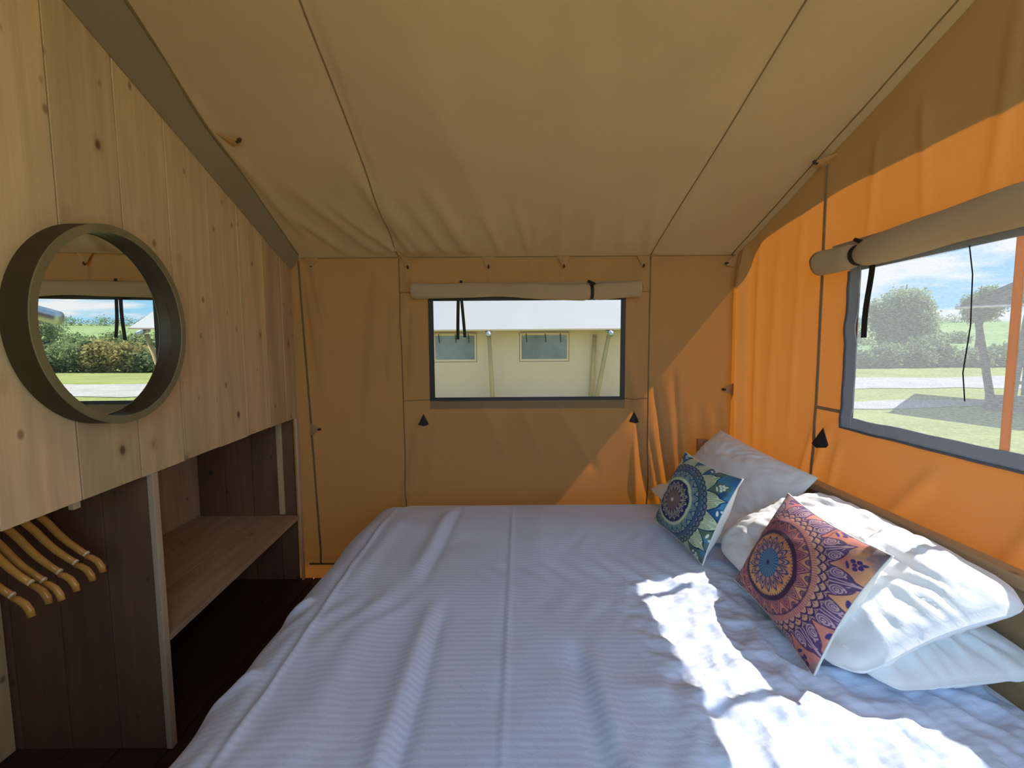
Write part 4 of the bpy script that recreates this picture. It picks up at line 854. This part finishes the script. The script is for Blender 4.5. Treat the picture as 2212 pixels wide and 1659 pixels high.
# hedge along the far side of the lane
rs = random.Random(3); hb = []; hb3 = []
for x in np.arange(6, 62, 0.9):
    hgt = 1.5 + 0.4 * math.sin(x * 0.7) + rs.uniform(-0.3, 0.3); (hb3 if 18.6 < x < 20.8 else hb).append((x + rs.uniform(-.3, .3), 33.0 + rs.uniform(-0.4, 0.4), GZ + hgt * 0.5, 1.0, 1.1, hgt * 0.58))
hedge = empty('hedgerow', (30, 33, GZ)); tag(hedge, 'long leafy green hedge along the far side of the gravel lane', 'hedge')
leaves('foliage', hb, 42000, 0.15, M['leaf1'], hedge, 1, 0.45)
leaves('rusty_foliage', hb3, 3000, 0.14, M['leaf3'], hedge, 2, 0.45)
tree('willow_tree', (31.2, 37.0, GZ), 7.0, [(-1.5, 0, 3.4, 1.3, 1.2, 1.5), (-0.6, 0, 4.8, 1.2, 1.1, 1.2), (0.6, 0, 4.9, 1.2, 1.1, 1.2), (0.3, 0, 3.5, 1.6, 1.3, 1.5), (1.4, 0, 3.2, 1.1, 1.1, 1.6), (-2.2, 0, 4.3, 0.9, 0.9, 0.9), (1.5, 0.2, 4.6, 0.7, 0.8, 1.0), (0, 0, 2.2, 2.2, 1.2, 1.3)], 15000, 0.13, M['leaf2'], 'tall pale green leafy tree over the hedge, behind the mesh window', 5)
tree('thin_tree', (26.6, 37.0, GZ), 4.6, [(-0.4, 0, 2.9, 0.8, 0.8, 1.0), (0.4, 0, 3.5, 0.6, 0.6, 0.8), (0.2, 0, 2.2, 1.0, 0.9, 1.0)], 1800, 0.10, M['leaf2'], 'thin bare-topped tree at the left edge of the mesh window', 6)
tree('dark_tree', (37.3, 37.2, GZ), 6.9, [(-0.5, 0, 4.9, 0.8, 0.8, 0.8), (0.6, 0, 5.5, 0.8, 0.8, 0.7), (-0.3, 0, 4.0, 1.0, 0.8, 0.8), (0.8, 0, 4.4, 0.9, 0.8, 0.9)], 4500, 0.11, M['leaf1'], 'dark tree rising behind the roof of the brown tent', 8)
# far hedgerow trees on the hill (one belt each)
for k, (yy_, x0_, x1_, s_) in enumerate(((70, 24, 75, 1.25), (128, 30, 150, 1.5))):
    bl = []; x = x0_
    while x < x1_:
        hgt = s_ * rs.uniform(0.6, 1.2); y = yy_ + rs.uniform(-2, 2) + (x - x0_) * 0.12; bl.append((x, y, hillz(x, y) + hgt * 0.6, hgt * 0.9, hgt * 0.8, hgt)); x += s_ * 0.9
    belt = leaves('tree_belt', bl, 9000, 0.20, M['leaf1'], None, 12 + k, 0.4)
    tag(belt, ('dark tree belt across the near hillside field', 'tree line along the top of the far hill')[k], 'tree belt', kind='stuff')

# neighbouring tent seen through the back window ---------------------------------
nt_ = empty('neighbour_tent', (1.0, 13.0, GZ)); tag(nt_, 'cream safari tent with a white roof seen through the back window', 'tent')
YW = 12.5; NX0, NX1 = -5.2, 5.0
def nwall():
    holes = [(-2.06, -1.0), (0.265, 1.485)]; z0_, z1_ = 1.16, 1.80; xsN = [NX0, -2.06, -1.0, 0.265, 1.485, NX1]; m = MB()
    for k in range(5):
        a, b = xsN[k], xsN[k + 1]
        if k in (1, 3):
            m.box((a, YW, GZ), (b, YW + 0.02, z0_)); m.box((a, YW, z1_), (b, YW + 0.02, 2.12))
        else: m.box((a, YW, GZ), (b, YW + 0.02, 2.12))
    m.box((NX1 - 0.02, YW + 0.021, GZ), (NX1, YW + 5.0, 2.12)); m.build('canvas_wall', M['ntent'], nt_)
    for (a, b) in holes:
        wN = MB().box((a, YW + 0.008, z0_), (b, YW + 0.012, z1_)).build('window_film', M['nwin'], nt_)
        MB().box((a + 0.02 + 0.0, YW + 0.002, z0_ + 0.12), (a + 0.70 * (b - a), YW + 0.006, z1_ - 0.09)).build('reflection', M['nwinb'], wN) if False else None
        for (p, q, c, d) in ((a - 0.06, a - 0.05, z0_ - 0.07, z1_ + 0.06), (b + 0.05, b + 0.06, z0_ - 0.07, z1_ + 0.06), (a - 0.05, b + 0.05, z0_ - 0.07, z0_ - 0.06)):
            MB().box((p, YW - 0.006, c), (q, YW - 0.0005, d)).build('sewn_edge', M['shade'], wN)
        MB().tube([(a - 0.05, YW - 0.035, z1_ + 0.045), (b + 0.05, YW - 0.035, z1_ + 0.045)], 0.032, 10).build('rolled_flap', M['ntent'], wN, True)
        for t in (0.1, 0.52, 0.85):
            xx = a + (b - a) * t; MB().ribbon([(xx, YW - 0.075, z1_ + 0.04), (xx, YW - 0.07, z1_ - 0.02), (xx + 0.02, YW - 0.06, z1_ - 0.19)], (1, 0, 0), 0.02, 0.004).build('flap_strap', M['black'], wN)
nwall()
def nroof(x0_, x1_, ye, ze, yr, zr):
    v = []; f = []; n = 60
    for i in range(n + 1):
        x = x0_ + (x1_ - x0_) * i / n
        for j in range(9):
            t = j / 8; sag = -0.05 * math.sin(t * math.pi); sc = -0.02 * abs(math.sin(x * 1.7)) * (1 - t) ** 3
            v.append((x, ye + (yr - ye) * t, ze + (zr - ze) * t + sag + sc))
    for i in range(n):
        for j in range(8): a = i * 9 + j; f.append((a, a + 9, a + 10, a + 1))
    return mesh_obj('roof_sheet', v, f, M['nroof'], nt_)
nroof(-5.9, 5.35, 11.95, 1.945, 15.2, 3.6)
nroof(-5.9, 5.35, 18.4, 1.945, 15.2, 3.6)
MB().ribbon([(-5.9, 11.95, 1.93), (5.35, 11.95, 1.93)], (0, 0.2, 1), 0.035, 0.01).build('eave_hem', M['ntent'], nt_)
for (xt, xb, yt, yb) in ((-0.585, -0.52, 12.05, 12.15), (2.52, 2.25, 12.05, 12.15), (2.22, 2.14, 12.40, 12.42), (5.0, 4.6, 12.02, 12.10), (-3.6, -3.4, 12.05, 12.15)):
    MB().tube([(xb - (xt - xb) * 0.25, yb, GZ), (xb, yb, 0.25), (xt, yt, 1.80)], [0.065, 0.062, 0.052], 10).build('post', M['npost'], nt_, True)
for (x, y) in ((-0.60, 11.97), (2.53, 11.97), (5.05, 11.95)):
    MB().tube([(x + 0.02, y + 0.25, 1.90), (x, y + 0.0, 1.85), (x + 0.01, y - 0.16, 1.79)], 0.062, 14).build('tube_socket', M['galv'], nt_, True)
    MB().tube([(x - 0.09, y + 0.1, 1.875), (x + 0.10, y + 0.1, 1.90)], 0.035, 10).build('cross_tube', M['galv'], nt_, True)

# own tent's outer awning post behind the window (shows in the mirror)
ap = empty('awning_post', (2.0, 4.5, GZ)); tag(ap, 'wooden awning post with a galvanised tube arm, outside, seen in the mirror', 'post')
MB().tube([(2.0, 4.5, GZ), (1.86, 4.46, 1.95)], [0.065, 0.055], 12).build('post', M['npost'], ap, True)
MB().tube([(1.86, 4.46, 2.00), (1.55, 4.48, 1.905), (1.17, 4.5, 1.79)], 0.062, 18).build('tube_arm', M['galv'], ap, True)
MB().tube([(1.84, 4.44, 1.80), (1.87, 4.47, 2.07)], 0.068, 14).build('socket', M['galv'], ap, True)

# brown tent at the right of the side window ---------------------------------------
bt = empty('brown_tent', (14.3, 11.5, GZ)); tag(bt, 'shaded brown tent with timber posts at the right of the mesh window', 'tent')
rv = Vector((0.70, -0.714, 0)); av = Vector((0.714, 0.70, 0)); O = Vector((12.2, 12.7, 0))
def TP(r_, a_, z_): return tuple(O + rv * r_ + av * a_ + Vector((0, 0, z_)))
for sgn in (0, 1):
    e0 = 0.0 if sgn == 0 else 5.6
    v = [TP(e0, -0.3, 2.48), TP(2.8, -0.3, 4.0), TP(2.8, 6, 4.0), TP(e0, 6, 2.48), TP(e0, -0.3, 2.53), TP(2.8, -0.3, 4.05), TP(2.8, 6, 4.05), TP(e0, 6, 2.53)]
    MB().hexa(v).build('roof_sheet', M['shade'], bt)
MB().hexa([TP(1.3, 1.60, 0.03), TP(5.25, 1.60, 0.03), TP(5.25, 1.63, 0.03), TP(1.3, 1.63, 0.03), TP(1.3, 1.60, 1.25), TP(5.25, 1.60, 1.25), TP(5.25, 1.63, 1.25), TP(1.3, 1.63, 1.25)]).build('canvas_screen', M['shade'], bt)
MB().hexa([TP(0.1, -0.29, 2.47), TP(5.5, -0.29, 2.47), TP(5.5, -0.27, 2.47), TP(0.1, -0.27, 2.47), TP(2.78, -0.29, 3.96), TP(2.82, -0.29, 3.96), TP(2.82, -0.27, 3.96), TP(2.78, -0.27, 3.96)]).build('gable_sheet', M['shade'], bt)
MB().tube([TP(-0.1, -0.25, 2.46), TP(5.7, -0.25, 2.46)], 0.05, 8).build('tie_beam', M['galv'], bt, True)
for (r0, r1, k) in ((0.75, 0.30, 0), (1.05, 1.25, 1), (2.3, 2.3, 1), (4.4, 4.4, 1), (5.3, 5.3, 0)):
    MB().tube([TP(r0, -0.2, GZ), TP(r1, -0.2, 2.44)], [0.09, 0.07], 10).build('post', M['bark'], bt, True)
MB().hexa([TP(0.6, -0.25, GZ), TP(5.3, -0.25, GZ), TP(5.3, 1.59, GZ), TP(0.6, 1.59, GZ), TP(0.6, -0.25, 0.02), TP(5.3, -0.25, 0.02), TP(5.3, 1.59, 0.02), TP(0.6, 1.59, 0.02)]).build('deck', M['bark'], bt)
for z in (0.5, 0.95): MB().tube([TP(1.1, -0.22, z), TP(4.4, -0.22, z)], 0.045, 8).build('railing', M['bark'], bt, True)
